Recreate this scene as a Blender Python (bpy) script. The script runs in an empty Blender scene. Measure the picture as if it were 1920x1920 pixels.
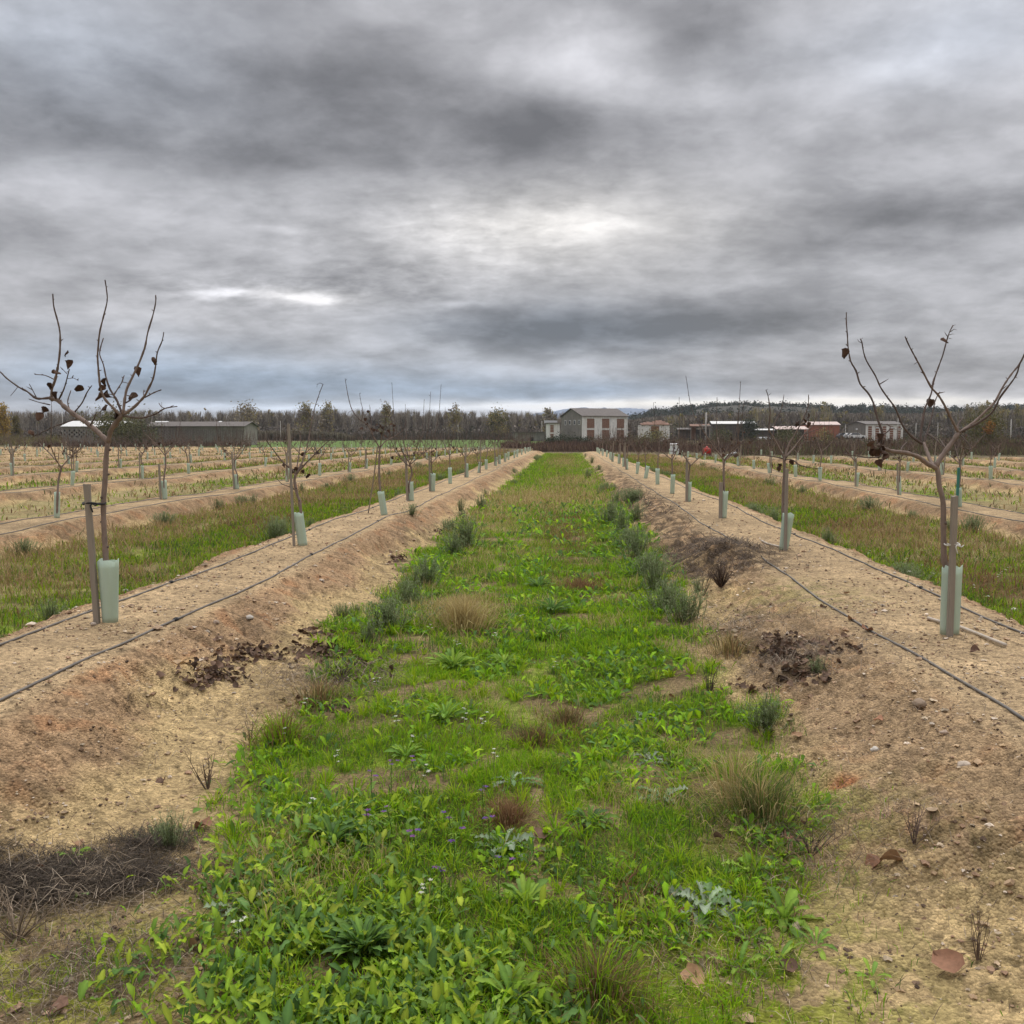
# orchard of young bare trees on sandy mounds under a grey sky
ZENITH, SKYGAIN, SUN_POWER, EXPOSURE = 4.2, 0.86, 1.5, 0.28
import bpy, bmesh, math, random
import numpy as np
from mathutils import Vector, Matrix

random.seed(7)
RNG = np.random.default_rng(11)
SC = bpy.context.scene
COL = SC.collection
R = math.radians

# ------------------------------------------------------------------ camera
CAM_Z = 1.73
FPX = 1920.0
VPX, VPY = 1062.0, 818.0            # where the tree rows run to
PITCH = math.atan((VPY - 960) / FPX)  # negative: looking down
YAW = math.atan((VPX - 960) / FPX * math.cos(PITCH))
cam_data = bpy.data.cameras.new('camera')
cam = bpy.data.objects.new('camera', cam_data)
COL.objects.link(cam)
cam.location = (0, 0, CAM_Z)
cam.rotation_euler = (math.pi / 2 + PITCH, 0, YAW)
cam_data.sensor_width = 36
cam_data.lens = 36
cam_data.clip_start = 0.05
cam_data.clip_end = 20000
SC.camera = cam
CM = Matrix.Rotation(YAW, 3, 'Z') @ Matrix.Rotation(math.pi / 2 + PITCH, 3, 'X')
CMN = np.array(CM)


def ray(px, py):
    v = CMN @ np.array([(px - 960) / FPX, -(py - 960) / FPX, -1.0])
    return v


def at(px, py, y):
    """point of the place seen at pixel (px, py), y metres ahead"""
    d = ray(px, py)
    return np.array([0, 0, CAM_Z]) + d * (y / d[1])


def project(p):
    q = CMN.T @ (np.asarray(p, float) - np.array([0, 0, CAM_Z]))
    return 960 + FPX * q[0] / -q[2], 960 - FPX * q[1] / -q[2]


# ------------------------------------------------------------------ noise
def _h(ix, iy, s):
    ix = ix.astype(np.int64)
    iy = iy.astype(np.int64)
    n = (ix * 374761393 + iy * 668265263 + int(s) * 1446647) & 0xffffffff
    n = ((n ^ (n >> 13)) * 1274126177) & 0xffffffff
    n = n ^ (n >> 16)
    n = (n * 2246822519) & 0xffffffff
    return ((n ^ (n >> 15)) & 0xffffff) / float(0x1000000)


def noise(x, y, s=0):
    x, y = np.broadcast_arrays(np.asarray(x, float), np.asarray(y, float))
    xi = np.floor(x)
    yi = np.floor(y)
    fx = x - xi
    fy = y - yi
    u = fx * fx * fx * (fx * (fx * 6 - 15) + 10)
    v = fy * fy * fy * (fy * (fy * 6 - 15) + 10)

    def g(dx, dy):
        a = _h(xi + dx, yi + dy, s) * 6.28318
        return np.cos(a) * (fx - dx) + np.sin(a) * (fy - dy)
    a = g(0, 0) * (1 - u) + g(1, 0) * u
    b = g(0, 1) * (1 - u) + g(1, 1) * u
    return (a * (1 - v) + b * v) * 1.5


def fbm(x, y, o=4, s=0):
    r = 0
    a = 1.0
    for i in range(o):
        r = r + a * noise(np.asarray(x) * 2 ** i, np.asarray(y) * 2 ** i, s + i * 17)
        a *= .5
    return r


def sst(a, b, x):
    t = np.clip((np.asarray(x, float) - a) / (b - a), 0, 1)
    return t * t * (3 - 2 * t)


# ------------------------------------------------------------------ terrain
XL, XR, SP = -3.45, 2.7, 6.0
NL, NR = 13, 8


def row_of(x):
    """nearest mound: its centre x, index k, side"""
    x = np.asarray(x, float)
    left = x < (XL + XR) / 2
    k = np.where(left, np.clip(np.round((XL - x) / SP), 0, NL), np.clip(np.round((x - XR) / SP), 0, NR))
    X = np.where(left, XL - SP * k, XR + SP * k)
    return X, k, left


def yend(X):
    return np.where(X < 0, 102 + 38 * sst(5, 14, -X), 98 - 18 * sst(3, 16, X))


def field(x, y):
    X, k, left = row_of(x)
    return 1 - sst(-1.5, 1.5, y - yend(X) + 1.5 * noise(x * .3, y * .3, 3))


def mound_t(x, y):
    X, k, left = row_of(x)
    j = .16 * noise(x * .55 + 3, y * .55, 5) + .07 * noise(x * 1.7, y * 1.7, 6)
    u = np.abs(x - X)
    # the mound right of the strip is broader on its far side
    u = np.where((k == 0) & (~left) & (x > X), np.maximum(u - .26 * sst(.1, .6, u), 0), u)
    # and its near side runs out flatter
    u = np.where((k == 0) & (~left) & (x < X) & (u > .45), .45 + (u - .45) * .58, u)
    u = np.where((k == 0) & left & (x > X) & (u > .45), .45 + (u - .45) * .88, u)
    return u + j * sst(.35, .9, u)


def ground_z(x, y, fine=True):
    x = np.asarray(x, float)
    y = np.asarray(y, float)
    X, k, left = row_of(x)
    t = mound_t(x, y)
    fm = field(x, y)
    inner = (x > XL) & (x < XR)
    vz = np.where(inner, 0, -.06 * sst(.2, 1.6, np.abs(x - X) * np.where(k == 0, 1, 9) + np.where(k == 0, 0, 9)))
    top = np.where(k == 0, .31, .20)
    top = top + .05 * noise(y * .16 + 9 * k, k * 3.3 + 7 * left, 8) + np.where(k > 0, .05, .0) * noise(y * .35, k * 5.1, 9)
    sc_ = .34 * sst(-.1, .35, noise(x * .45 + 5, y * .45, 23)) * np.where(x > 0, .35, 1)
    tn = t + .10 * noise(x * 2.3, y * 2.3, 24) + .05 * noise(x * 6.5, y * 6.5, 25)
    p = (.86 - sc_) * (1 - sst(.45, 1.18, t)) + sc_ * (1 - sst(.74, .86, tn)) + .14 * (1 - sst(.8, 1.7, t))
    # the sides fall a bit convex
    z = vz * (1 - p) + p * top
    z = z * fm + (1 - fm) * (.12 + .1 * fbm(x * .02, y * .02, 3, 21))
    far = sst(120, 240, np.hypot(x, y))
    z = z + far * .5 + far * sst(240, 900, np.hypot(x, y)) * 0.8
    slope = sst(.45, .62, t) * (1 - sst(.95, 1.3, t)) * fm
    near = 1 - sst(40, 80, np.hypot(x, y))
    z = z + fm * (.045 * noise(x * .5, y * .5, 11) + .022 * noise(x * 1.4, y * 1.4, 12)) * (.35 + .65 * sst(.4, .8, t))
    if fine:
        rill = fbm(x * 1.3 + .8 * noise(x * 2, y * 2, 31), y * 3.6, 3, 13)
        z = z - near * slope * .062 * np.abs(rill) + near * slope * .022
        cl = noise(x * 9, y * 9, 19)
        z = z + near * (.3 + slope) * .016 * np.clip(cl - .12, 0, 1) * (1 + noise(x * 31, y * 31, 20))
        z = z + near * .010 * fbm(x * 7, y * 7, 2, 14) * (.45 + slope)
        z = z + near * (.0075 * noise(x * 26, y * 26, 15) + .0045 * noise(x * 55, y * 55, 16)) * (.5 + .9 * slope)
    for (cx, cy, rx, ry, hh) in HEAPS:
        z = z + hh * np.exp(-((x - cx) / rx) ** 2 - ((y - cy) / ry) ** 2) * (1 + .5 * noise(x * 5, y * 5, 18))
    return z


HEAPS = []


def g2(px, py, z=0.0):
    """ground point seen at a pixel, for a ground height z"""
    d = ray(px, py)
    s = (z - CAM_Z) / d[2]
    return np.array([d[0] * s, d[1] * s])


def hit(px, py):
    z = .1
    for i in range(25):
        p = g2(px, py, z)
        zn = float(ground_z(p[0], p[1]))
        z = z * .5 + zn * .5
    return np.array([p[0], p[1], zn])


# dark heap of earth over the drip hose of the right mound, small mounds at the tree feet
_h1 = g2(1365, 1030, .35)
HEAPS.append((_h1[0], _h1[1], .42, .55, .10))
_h2 = g2(760, 955, .4)
HEAPS.append((-2.75, 17.2, .45, 1.2, .05))
for _q in [(205, 1168), (1777, 1190), (568, 1022), (721, 966), (1469, 1030)]:
    _c = g2(*_q, .31)
    HEAPS.append((_c[0] + .03, _c[1] - .03, .2, .17, .03))


def patch(x, y, px, py, rx, ry, z=0.0):
    """soft spot of the ground round the point seen at a pixel"""
    c = g2(px, py, z)
    a = g2(px, py - ry, z)
    b = g2(px, py + ry, z)
    wx = rx / FPX * np.hypot(*c)
    wy = abs(a[1] - b[1]) / 2
    return np.exp(-((x - c[0]) / wx) ** 2 - ((y - c[1]) / wy) ** 2)


# grass edge of the middle strip (distance -> x)
_EL = [(0, -1.1), (3.0, -1.15), (3.8, -1.27), (4.9, -1.68), (6.2, -1.62), (7.9, -1.84), (10.4, -1.95), (15, -2.05), (30, -2.1), (200, -2.1)]
_ER = [(0, .3), (3.0, .45), (3.8, .85), (4.9, 1.05), (6.2, 1.08), (7.9, 1.05), (10.4, 1.18), (15, 1.25), (30, 1.3), (200, 1.3)]


def green_mask(x, y):
    """how much of the ground is under grass and weeds"""
    X, k, left = row_of(x)
    t = mound_t(x, y)
    el = np.interp(y, [a for a, b in _EL], [b for a, b in _EL])
    er = np.interp(y, [a for a, b in _ER], [b for a, b in _ER])
    j = .22 * noise(x * 1.1, y * 1.1, 41) + .12 * noise(x * 3.1, y * 3.1, 42)
    c = sst(-.18, .18, x - el + j) * sst(-.2, .2, er - x + j)
    side = sst(1.05, 1.35, t + j * .8)
    inner = (x > XL) & (x < XR)
    return np.where(inner, c, side) * field(x, y)


def dry_mask(x, y):
    inner = (x > XL) & (x < XR)
    d = 1.0 * patch(x, y, 875, 1148, 62, 34) + .95 * patch(x, y, 1000, 940, 140, 18) + .7 * patch(x, y, 920, 985, 70, 22)
    d = d + .5 * patch(x, y, 1090, 905, 70, 10) + .4 * patch(x, y, 1060, 868, 30, 8) + .25 * patch(x, y, 960, 1040, 60, 20)
    d = d + .3 * sst(.28, .5, fbm(x * 1.2, y * 1.2, 3, 53)) * (1 - sst(14, 20, y)) + .05 * sst(18, 30, y) * (noise(x * .6, y * .12, 51) > .15)
    u = np.where(x < 0, -x, x)
    v = ((np.where(x < 0, XL - x, x - XR)) % SP)   # 0 at a mound, 3 in the middle of the valley
    o = np.clip(.36 + 1.15 * noise(x * .42, y * .2, 52) + .35 * sst(2.4, 3.6, v) - .75 * (1 - sst(1.5, 2.3, v)), 0, 1)
    return np.clip(np.where(inner, d, o), 0, 1)


def red_mask(x, y):
    inner = (x > XL) & (x < XR)
    d = .8 * patch(x, y, 1062, 1000, 45, 35) + .7 * patch(x, y, 1100, 1100, 45, 12) + .8 * patch(x, y, 950, 1530, 50, 30) + .9 * patch(x, y, 1110, 1850, 90, 60)
    d = d + .5 * patch(x, y, 1065, 1370, 50, 25) + .5 * patch(x, y, 1000, 1400, 40, 20) + .6 * patch(x, y, 1180, 1690, 50, 40)
    d = d + .5 * patch(x, y, 1055, 860, 22, 12) + .45 * patch(x, y, 1060, 915, 30, 20)
    v = ((np.where(x < 0, XL - x, x - XR)) % SP)
    o = np.clip(.1 + .9 * noise(x * .5, y * .22, 57), 0, 1) * sst(1.8, 2.3, v) * (1 - sst(3.2, 4, v)) + .12 * (noise(x * .7, y * .4, 58) > .2)
    return np.clip(np.where(inner, d, o), 0, 1)


# ------------------------------------------------------------------ mesh building
class MB:
    """collects numpy geometry, then makes ONE mesh object of it"""

    def __init__(s):
        s.v, s.f, s.c, s.n = [], [], [], 0
        s.fm = []

    def add(s, v, faces, c=None, m=0):
        v = np.asarray(v, np.float32).reshape(-1, 3)
        if not isinstance(faces, (list, tuple)):
            faces = [faces]
        for f in faces:
            f = np.asarray(f, np.int64)
            if f.size:
                s.f.append(f + s.n)
                s.fm.append(np.full(len(f), m, np.int32))
        s.v.append(v)
        if c is None:
            c = (1, 1, 1)
        c = np.asarray(c, np.float32)
        if c.ndim == 1:
            c = np.broadcast_to(c, (len(v), 3))
        s.c.append(c)
        s.n += len(v)
        return s

    def box(s, x0, x1, y0, y1, z0, z1, c=None, m=0):
        v = [(x0, y0, z0), (x1, y0, z0), (x1, y1, z0), (x0, y1, z0), (x0, y0, z1), (x1, y0, z1), (x1, y1, z1), (x0, y1, z1)]
        f = [(0, 3, 2, 1), (4, 5, 6, 7), (0, 1, 5, 4), (1, 2, 6, 5), (2, 3, 7, 6), (3, 0, 4, 7)]
        return s.add(v, np.array(f), c, m)

    def build(s, name, mats, parent=None, smooth=False, attr=True):
        me = bpy.data.meshes.new(name)
        v = np.concatenate(s.v) if s.v else np.zeros((0, 3), np.float32)
        me.vertices.add(len(v))
        me.vertices.foreach_set('co', v.ravel())
        sizes = np.concatenate([np.full(len(f), f.shape[1], np.int32) for f in s.f])
        loops = np.concatenate([f.ravel() for f in s.f]).astype(np.int32)
        starts = np.concatenate([[0], np.cumsum(sizes)[:-1]]).astype(np.int32)
        me.loops.add(len(loops))
        me.loops.foreach_set('vertex_index', loops)
        me.polygons.add(len(sizes))
        me.polygons.foreach_set('loop_start', starts)
        if not isinstance(mats, (list, tuple)):
            mats = [mats]
        for m in mats:
            me.materials.append(m)
        me.polygons.foreach_set('material_index', np.concatenate(s.fm))
        me.polygons.foreach_set('use_smooth', np.full(len(sizes), bool(smooth)))
        if attr:
            c = np.concatenate(s.c)
            a = me.color_attributes.new('col', 'FLOAT_COLOR', 'POINT')
            a.data.foreach_set('color', np.concatenate([c, np.ones((len(c), 1), np.float32)], 1).astype(np.float32).ravel())
        me.update(calc_edges=True)
        me.validate()
        o = bpy.data.objects.new(name, me)
        COL.objects.link(o)
        if parent is not None:
            o.parent = parent
        return o


def tag(o, label=None, cat=None, group=None, kind=None):
    for k, v in (('label', label), ('category', cat), ('group', group), ('kind', kind)):
        if v:
            o[k] = v
    return o


def empty(name, loc, rz=0):
    o = bpy.data.objects.new(name, None)
    o.empty_display_size = .1
    COL.objects.link(o)
    o.location = loc
    o.rotation_euler = (0, 0, rz)
    return o


def copy_tree(o, parent=None):
    c = o.copy()
    COL.objects.link(c)
    c.parent = parent
    for ch in KIDS.get(o.name, []):
        copy_tree(ch, c)
    return c


KIDS = {}


def kids(root, *ch):
    KIDS.setdefault(root.name, []).extend(ch)


def spline(pts, step):
    """Catmull-Rom through pts, resampled about every step metres; returns points and the 0..1 run"""
    P = np.asarray(pts, float)
    if len(P) == 2:
        n = max(2, int(np.linalg.norm(P[1] - P[0]) / step))
        t = np.linspace(0, 1, n + 1)[:, None]
        return P[0] * (1 - t) + P[1] * t, t[:, 0]
    Q = np.vstack([2 * P[0] - P[1], P, 2 * P[-1] - P[-2]])
    out = []
    for i in range(1, len(Q) - 2):
        n = max(1, int(np.linalg.norm(Q[i + 1] - Q[i]) / step))
        t = (np.arange(n) / n)[:, None]
        a, b, c, d = Q[i - 1], Q[i], Q[i + 1], Q[i + 2]
        out.append(.5 * (2 * b + (c - a) * t + (2 * a - 5 * b + 4 * c - d) * t ** 2 + (-a + 3 * b - 3 * c + d) * t ** 3))
    out.append(P[-1:])
    out = np.vstack(out)
    l = np.concatenate([[0], np.cumsum(np.linalg.norm(np.diff(out, axis=0), axis=1))])
    return out, l / l[-1]


def tube_geo(P, rad, sides=7, cap=True):
    P = np.asarray(P, float)
    n = len(P)
    T = np.gradient(P, axis=0)
    T /= np.linalg.norm(T, axis=1)[:, None] + 1e-12
    ref = np.array([1, 0, 0]) if abs(T[0][0]) < .8 else np.array([0, 1, 0])
    N = np.zeros_like(P)
    a = ref - T[0] * ref.dot(T[0])
    N[0] = a / np.linalg.norm(a)
    for i in range(1, n):
        a = N[i - 1] - T[i] * N[i - 1].dot(T[i])
        N[i] = a / (np.linalg.norm(a) + 1e-12)
    B = np.cross(T, N)
    th = np.linspace(0, 2 * np.pi, sides, endpoint=False)
    rad = np.broadcast_to(np.asarray(rad, float), (n,))
    V = P[:, None, :] + rad[:, None, None] * (np.cos(th)[None, :, None] * N[:, None, :] + np.sin(th)[None, :, None] * B[:, None, :])
    i = np.arange(n - 1)[:, None]
    j = np.arange(sides)[None, :]
    F = np.stack([i * sides + j, i * sides + (j + 1) % sides, (i + 1) * sides + (j + 1) % sides, (i + 1) * sides + j], -1).reshape(-1, 4)
    V = V.reshape(-1, 3)
    faces = [F]
    if cap:
        m = len(V)
        V = np.vstack([V, P[0] - T[0] * rad[0] * .3, P[-1] + T[-1] * rad[-1] * .6])
        jj = np.arange(sides)
        faces.append(np.stack([(jj + 1) % sides, jj, np.full(sides, m)], -1))
        o = (n - 1) * sides
        faces.append(np.stack([o + jj, o + (jj + 1) % sides, np.full(sides, m + 1)], -1))
    return V, faces


def blades(mb, P, az, L, W, lean, col, droop=.5):
    """grass blades: five vertices each"""
    N = len(P)
    if N == 0:
        return
    dx, dy = np.cos(az), np.sin(az)
    lx, ly = -np.sin(az + RNG.normal(0, .5, N)), np.cos(az + RNG.normal(0, .5, N))
    V = np.zeros((N, 5, 3), np.float32)
    h1 = L * .55 * np.cos(lean)
    o1 = L * .55 * np.sin(lean)
    l2 = lean + droop
    h2 = h1 + L * .45 * np.cos(l2)
    o2 = o1 + L * .45 * np.sin(l2)
    w = W * .5
    V[:, 0] = P + np.stack([lx * w * .8, ly * w * .8, 0 * w - .004], 1)
    V[:, 1] = P - np.stack([lx * w * .8, ly * w * .8, 0 * w + .004], 1)
    m = P + np.stack([dx * o1, dy * o1, h1], 1)
    s = np.stack([lx * w, ly * w, 0 * w], 1)
    V[:, 2] = m - s
    V[:, 3] = m + s
    V[:, 4] = P + np.stack([dx * o2, dy * o2, h2], 1)
    b = np.arange(N)[:, None] * 5
    q = b + np.array([[0, 1, 2, 3]])
    t = b + np.array([[3, 2, 4]])
    C = np.repeat(col[:, None, :], 5, 1).astype(np.float32)
    mb.add(V.reshape(-1, 3), [q, t], C.reshape(-1, 3))


def leaves(mb, P, az, L, W, tilt, bend, col, seg=5, fold=.25, prof=None, lobes=0, rib=1.25, wave=.0):
    """broad leaves with a midrib fold, arching from their base"""
    P = np.asarray(P, float).reshape(-1, 3)
    N = len(P)
    az, L, W, tilt, bend = [np.broadcast_to(np.asarray(q, float), (N,)) for q in (az, L, W, tilt, bend)]
    col = np.broadcast_to(np.asarray(col, float), (N, 3))
    s = np.linspace(0, 1, seg + 1)
    if prof is None:
        pr = np.clip((.12 + 1.15 * s ** .8) * np.sqrt(np.clip(1 - s ** 2.2, 0, 1)), .03, 2)
    else:
        pr = prof(s)
    if lobes:
        pr = pr * (.68 + .32 * np.abs(np.cos(np.arange(seg + 1) * np.pi / 2)))
    pr[-1] = .02
    el = tilt[:, None] - bend[:, None] * s[None, :]
    ds = 1.0 / seg
    rr = np.concatenate([np.zeros((N, 1)), np.cumsum(np.cos(el[:, :-1]) * ds, 1)], 1) * L[:, None]
    zz = np.concatenate([np.zeros((N, 1)), np.cumsum(np.sin(el[:, :-1]) * ds, 1)], 1) * L[:, None]
    w = W[:, None] * pr[None, :] * .5
    tw = RNG.normal(0, .25, N)
    lat = np.stack([-np.sin(az) * np.cos(tw), np.cos(az) * np.cos(tw), np.sin(tw)], 1)
    ctr = P[:, None, :] + np.stack([rr * np.cos(az)[:, None], rr * np.sin(az)[:, None], zz], -1)
    V = np.zeros((N, seg + 1, 3, 3))
    up = np.zeros((N, seg + 1, 3))
    up[:, :, 2] = w * fold * 2
    wv = np.zeros((N, seg + 1, 3))
    if wave:
        wv[:, :, 2] = wave * w * np.sin(np.arange(seg + 1)[None, :] * 2.4 + RNG.uniform(0, 6, (N, 1)))
    V[:, :, 0] = ctr - lat[:, None, :] * w[:, :, None] + up + wv
    V[:, :, 1] = ctr
    V[:, :, 2] = ctr + lat[:, None, :] * w[:, :, None] + up - wv
    b = (np.arange(N) * (seg + 1) * 3)[:, None]
    i = np.arange(seg)
    q = np.concatenate([np.stack([i * 3, i * 3 + 1, i * 3 + 4, i * 3 + 3], 1), np.stack([i * 3 + 1, i * 3 + 2, i * 3 + 5, i * 3 + 4], 1)])
    F = (b[:, :, None] + q[None, :, :]).reshape(-1, 4)
    C = np.repeat(np.repeat(col[:, None, None, :], seg + 1, 1), 3, 2)
    C[:, :, 1] *= rib
    mb.add(V.reshape(-1, 3), F, C.reshape(-1, 3))


# ------------------------------------------------------------------ materials
def nd(nt, t, **kw):
    n = nt.nodes.new(t)
    for k, v in kw.items():
        if k == 'inp':
            for a, b in v.items():
                n.inputs[a].default_value = b
        else:
            setattr(n, k, v)
    return n


def mat(name, col=None, rough=.85, var=.25, scale=8.0, streak=0.0, translucent=0.0, bump=0.0, bscale=40.0, spec=.3, metal=0.0, col2=None, stretch=None):
    """procedural surface: own colour (or the mesh's 'col') broken up by noise, vertical streaks, bump"""
    m = bpy.data.materials.new(name)
    m.use_nodes = True
    nt = m.node_tree
    nt.nodes.clear()
    out = nd(nt, 'ShaderNodeOutputMaterial')
    bs = nd(nt, 'ShaderNodeBsdfPrincipled', inp={'Roughness': rough, 'Metallic': metal, 'Specular IOR Level': spec})
    L = nt.links.new
    tc = nd(nt, 'ShaderNodeTexCoord')
    if col is None:
        c = nd(nt, 'ShaderNodeAttribute', attribute_name='col').outputs['Color']
    else:
        c = nd(nt, 'ShaderNodeRGB')
        c.outputs[0].default_value = (*col, 1)
        c = c.outputs[0]
    src = tc.outputs['Object']
    if stretch:
        mp = nd(nt, 'ShaderNodeMapping')
        mp.inputs['Scale'].default_value = stretch
        L(src, mp.inputs['Vector'])
        src = mp.outputs['Vector']
    if var:
        nz = nd(nt, 'ShaderNodeTexNoise', inp={'Scale': scale, 'Detail': 6.0, 'Roughness': .65})
        L(src, nz.inputs['Vector'])
        mr = nd(nt, 'ShaderNodeMapRange', inp={'From Min': .25, 'From Max': .75, 'To Min': 1 - var, 'To Max': 1 + var})
        L(nz.outputs['Fac'], mr.inputs['Value'])
        if col2:
            mx = nd(nt, 'ShaderNodeMix', data_type='RGBA')
            mr2 = nd(nt, 'ShaderNodeMapRange', inp={'From Min': .42, 'From Max': .62, 'To Min': 0, 'To Max': 1})
            L(nz.outputs['Fac'], mr2.inputs['Value'])
            L(mr2.outputs[0], mx.inputs[0])
            L(c, mx.inputs[6])
            mx.inputs[7].default_value = (*col2, 1)
            c = mx.outputs[2]
        vm = nd(nt, 'ShaderNodeVectorMath', operation='SCALE')
        L(c, vm.inputs[0])
        L(mr.outputs[0], vm.inputs['Scale'])
        c = vm.outputs[0]
    if streak:
        mp2 = nd(nt, 'ShaderNodeMapping')
        mp2.inputs['Scale'].default_value = (1.6, 1.6, .12)
        L(tc.outputs['Object'], mp2.inputs['Vector'])
        n2 = nd(nt, 'ShaderNodeTexNoise', inp={'Scale': 2.2, 'Detail': 5.0, 'Roughness': .7})
        L(mp2.outputs[0], n2.inputs['Vector'])
        m2 = nd(nt, 'ShaderNodeMapRange', inp={'From Min': .35, 'From Max': .65, 'To Min': 1 - streak, 'To Max': 1})
        L(n2.outputs['Fac'], m2.inputs['Value'])
        v2 = nd(nt, 'ShaderNodeVectorMath', operation='SCALE')
        L(c, v2.inputs[0])
        L(m2.outputs[0], v2.inputs['Scale'])
        c = v2.outputs[0]
    L(c, bs.inputs['Base Color'])
    if bump:
        n3 = nd(nt, 'ShaderNodeTexNoise', inp={'Scale': bscale, 'Detail': 4.0})
        L(src, n3.inputs['Vector'])
        bp = nd(nt, 'ShaderNodeBump', inp={'Strength': .8, 'Distance': bump})
        L(n3.outputs['Fac'], bp.inputs['Height'])
        L(bp.outputs[0], bs.inputs['Normal'])
    if translucent:
        tr = nd(nt, 'ShaderNodeBsdfTranslucent')
        L(c, tr.inputs['Color'])
        mx2 = nd(nt, 'ShaderNodeMixShader')
        mx2.inputs[0].default_value = translucent
        L(bs.outputs[0], mx2.inputs[1])
        L(tr.outputs[0], mx2.inputs[2])
        L(mx2.outputs[0], out.inputs['Surface'])
    else:
        L(bs.outputs[0], out.inputs['Surface'])
    return m


M = {}
M['leaf'] = mat('leaf', None, .62, .15, 30, translucent=.42, spec=.18)
M['grass'] = mat('grass', None, .75, 0, translucent=.45, spec=.08)
M['litter'] = mat('dead_leaf', None, .75, .3, 45, translucent=.1, spec=.2)
M['bark'] = mat('bark', (.135, .10, .08), .85, .4, 22, bump=.004, bscale=120, stretch=(1, 1, .35), col2=(.20, .155, .125))
M['twig'] = mat('twig_bark', (.085, .062, .052), .8, .35, 40, bump=.002, bscale=180)
M['guard'] = mat('guard_plastic', (.66, .78, .66), .45, .12, 7, col2=(.56, .66, .52), translucent=.35, spec=.4, stretch=(1, 1, .15), streak=.06)
M['green_plastic'] = mat('green_plastic', (.05, .22, .17), .45, .12, 9, translucent=.15, spec=.4)
M['stake'] = mat('stake_wood', (.33, .285, .23), .9, .45, 16, bump=.004, bscale=80, stretch=(4, 4, .18), col2=(.21, .175, .14))
M['hose'] = mat('hose_rubber', (.10, .088, .075), .55, .45, 6, spec=.4)
M['pipe'] = mat('pale_pipe', (.42, .36, .29), .6, .25, 12)
M['stone'] = mat('stone', None, .9, .3, 25, bump=.004, bscale=60)
M['twine'] = mat('twine', (.6, .58, .52), .8, .15, 60)
M['black'] = mat('black_rubber', (.02, .02, .02), .6, .15, 30)
# ------------------------------------------------------------------ sky
SUN_EL, SUN_AZ = R(48), R(12)
world = bpy.data.worlds.new('World')
SC.world = world
world.use_nodes = True
nt = world.node_tree
nt.nodes.clear()
LK = nt.links.new
wout = nd(nt, 'ShaderNodeOutputWorld')
bg = nd(nt, 'ShaderNodeBackground', inp={'Strength': 0.1})
LK(bg.outputs[0], wout.inputs['Surface'])
sky = nd(nt, 'ShaderNodeTexSky', sky_type='NISHITA', sun_disc=False, sun_elevation=SUN_EL, sun_rotation=SUN_AZ)
tc = nd(nt, 'ShaderNodeTexCoord')
DIR = tc.outputs['Generated']


def mth(op, a, b=None, c=None, clamp=False):
    n = nd(nt, 'ShaderNodeMath', operation=op, use_clamp=clamp)
    for i, v in enumerate((a, b, c)):
        if v is None:
            continue
        if isinstance(v, (int, float)):
            n.inputs[i].default_value = v
        else:
            LK(v, n.inputs[i])
    return n.outputs[0]


def vmt(op, a, b=None, s=None):
    n = nd(nt, 'ShaderNodeVectorMath', operation=op)
    for i, v in enumerate((a, b)):
        if v is None:
            continue
        if isinstance(v, (tuple, list)):
            n.inputs[i].default_value = v
        else:
            LK(v, n.inputs[i])
    if s is not None:
        if isinstance(s, (int, float)):
            n.inputs['Scale'].default_value = s
        else:
            LK(s, n.inputs['Scale'])
    return n.outputs['Value'] if op in ('DOT_PRODUCT', 'LENGTH') else n.outputs['Vector']


sp = nd(nt, 'ShaderNodeSeparateXYZ')
LK(DIR, sp.inputs[0])
dx, dy, dz = sp.outputs
az_ = mth('MULTIPLY', mth('ARCTAN2', dx, dy), 57.29578)
el_ = mth('MULTIPLY', mth('ARCSINE', dz), 57.29578)
# cloud sheet seen from below: coordinates on a plane overhead
inv = mth('DIVIDE', 1.0, mth('ADD', mth('MAXIMUM', dz, 0.0), .24))
pl = nd(nt, 'ShaderNodeCombineXYZ')
LK(mth('MULTIPLY', dx, inv), pl.inputs[0])
LK(mth('MULTIPLY', dy, inv), pl.inputs[1])
PL = pl.outputs[0]


def wnoise(vec, scale, detail=6.0, rough=.6, dist=0.0):
    n = nd(nt, 'ShaderNodeTexNoise', inp={'Scale': scale, 'Detail': detail, 'Roughness': rough, 'Distortion': dist})
    LK(vec, n.inputs['Vector'])
    return n


w1 = wnoise(PL, 1.7, 3.0, .5)
w2 = wnoise(PL, 5.5, 3.0, .5)
wp = vmt('MULTIPLY', vmt('SUBTRACT', w1.outputs['Color'], (.5, .5, .5)), (8, 2.2, 0))
wq = vmt('MULTIPLY', vmt('SUBTRACT', w2.outputs['Color'], (.5, .5, .5)), (3.4, 1.3, 0))
uv = nd(nt, 'ShaderNodeCombineXYZ')
LK(az_, uv.inputs[0])
LK(el_, uv.inputs[1])
ws = mth('MULTIPLY_ADD', mth('SMOOTH_MIN', mth('DIVIDE', el_, 20.0), 1.0, .3), .85, .15)
UV = vmt('ADD', uv.outputs[0], vmt('SCALE', vmt('ADD', wp, wq), s=ws))


def azel(px, py):
    d = ray(px, py)
    d = d / np.linalg.norm(d)
    return math.degrees(math.atan2(d[0], d[1])), math.degrees(math.asin(d[2]))


def spots(lst, start):
    acc = start
    for (px, py, rx, ry, amp) in lst:
        amp = amp * (.92 if amp < 0 else 1)
        a, e = azel(px, py)
        v = vmt('MULTIPLY', vmt('SUBTRACT', UV, (a, e, 0)), (1 / (rx * .0295), 1 / (ry * .0295), 0))
        acc = mth('MULTIPLY_ADD', mth('POWER', .3679, vmt('DOT_PRODUCT', v, v)), amp, acc)
    return acc


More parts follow.
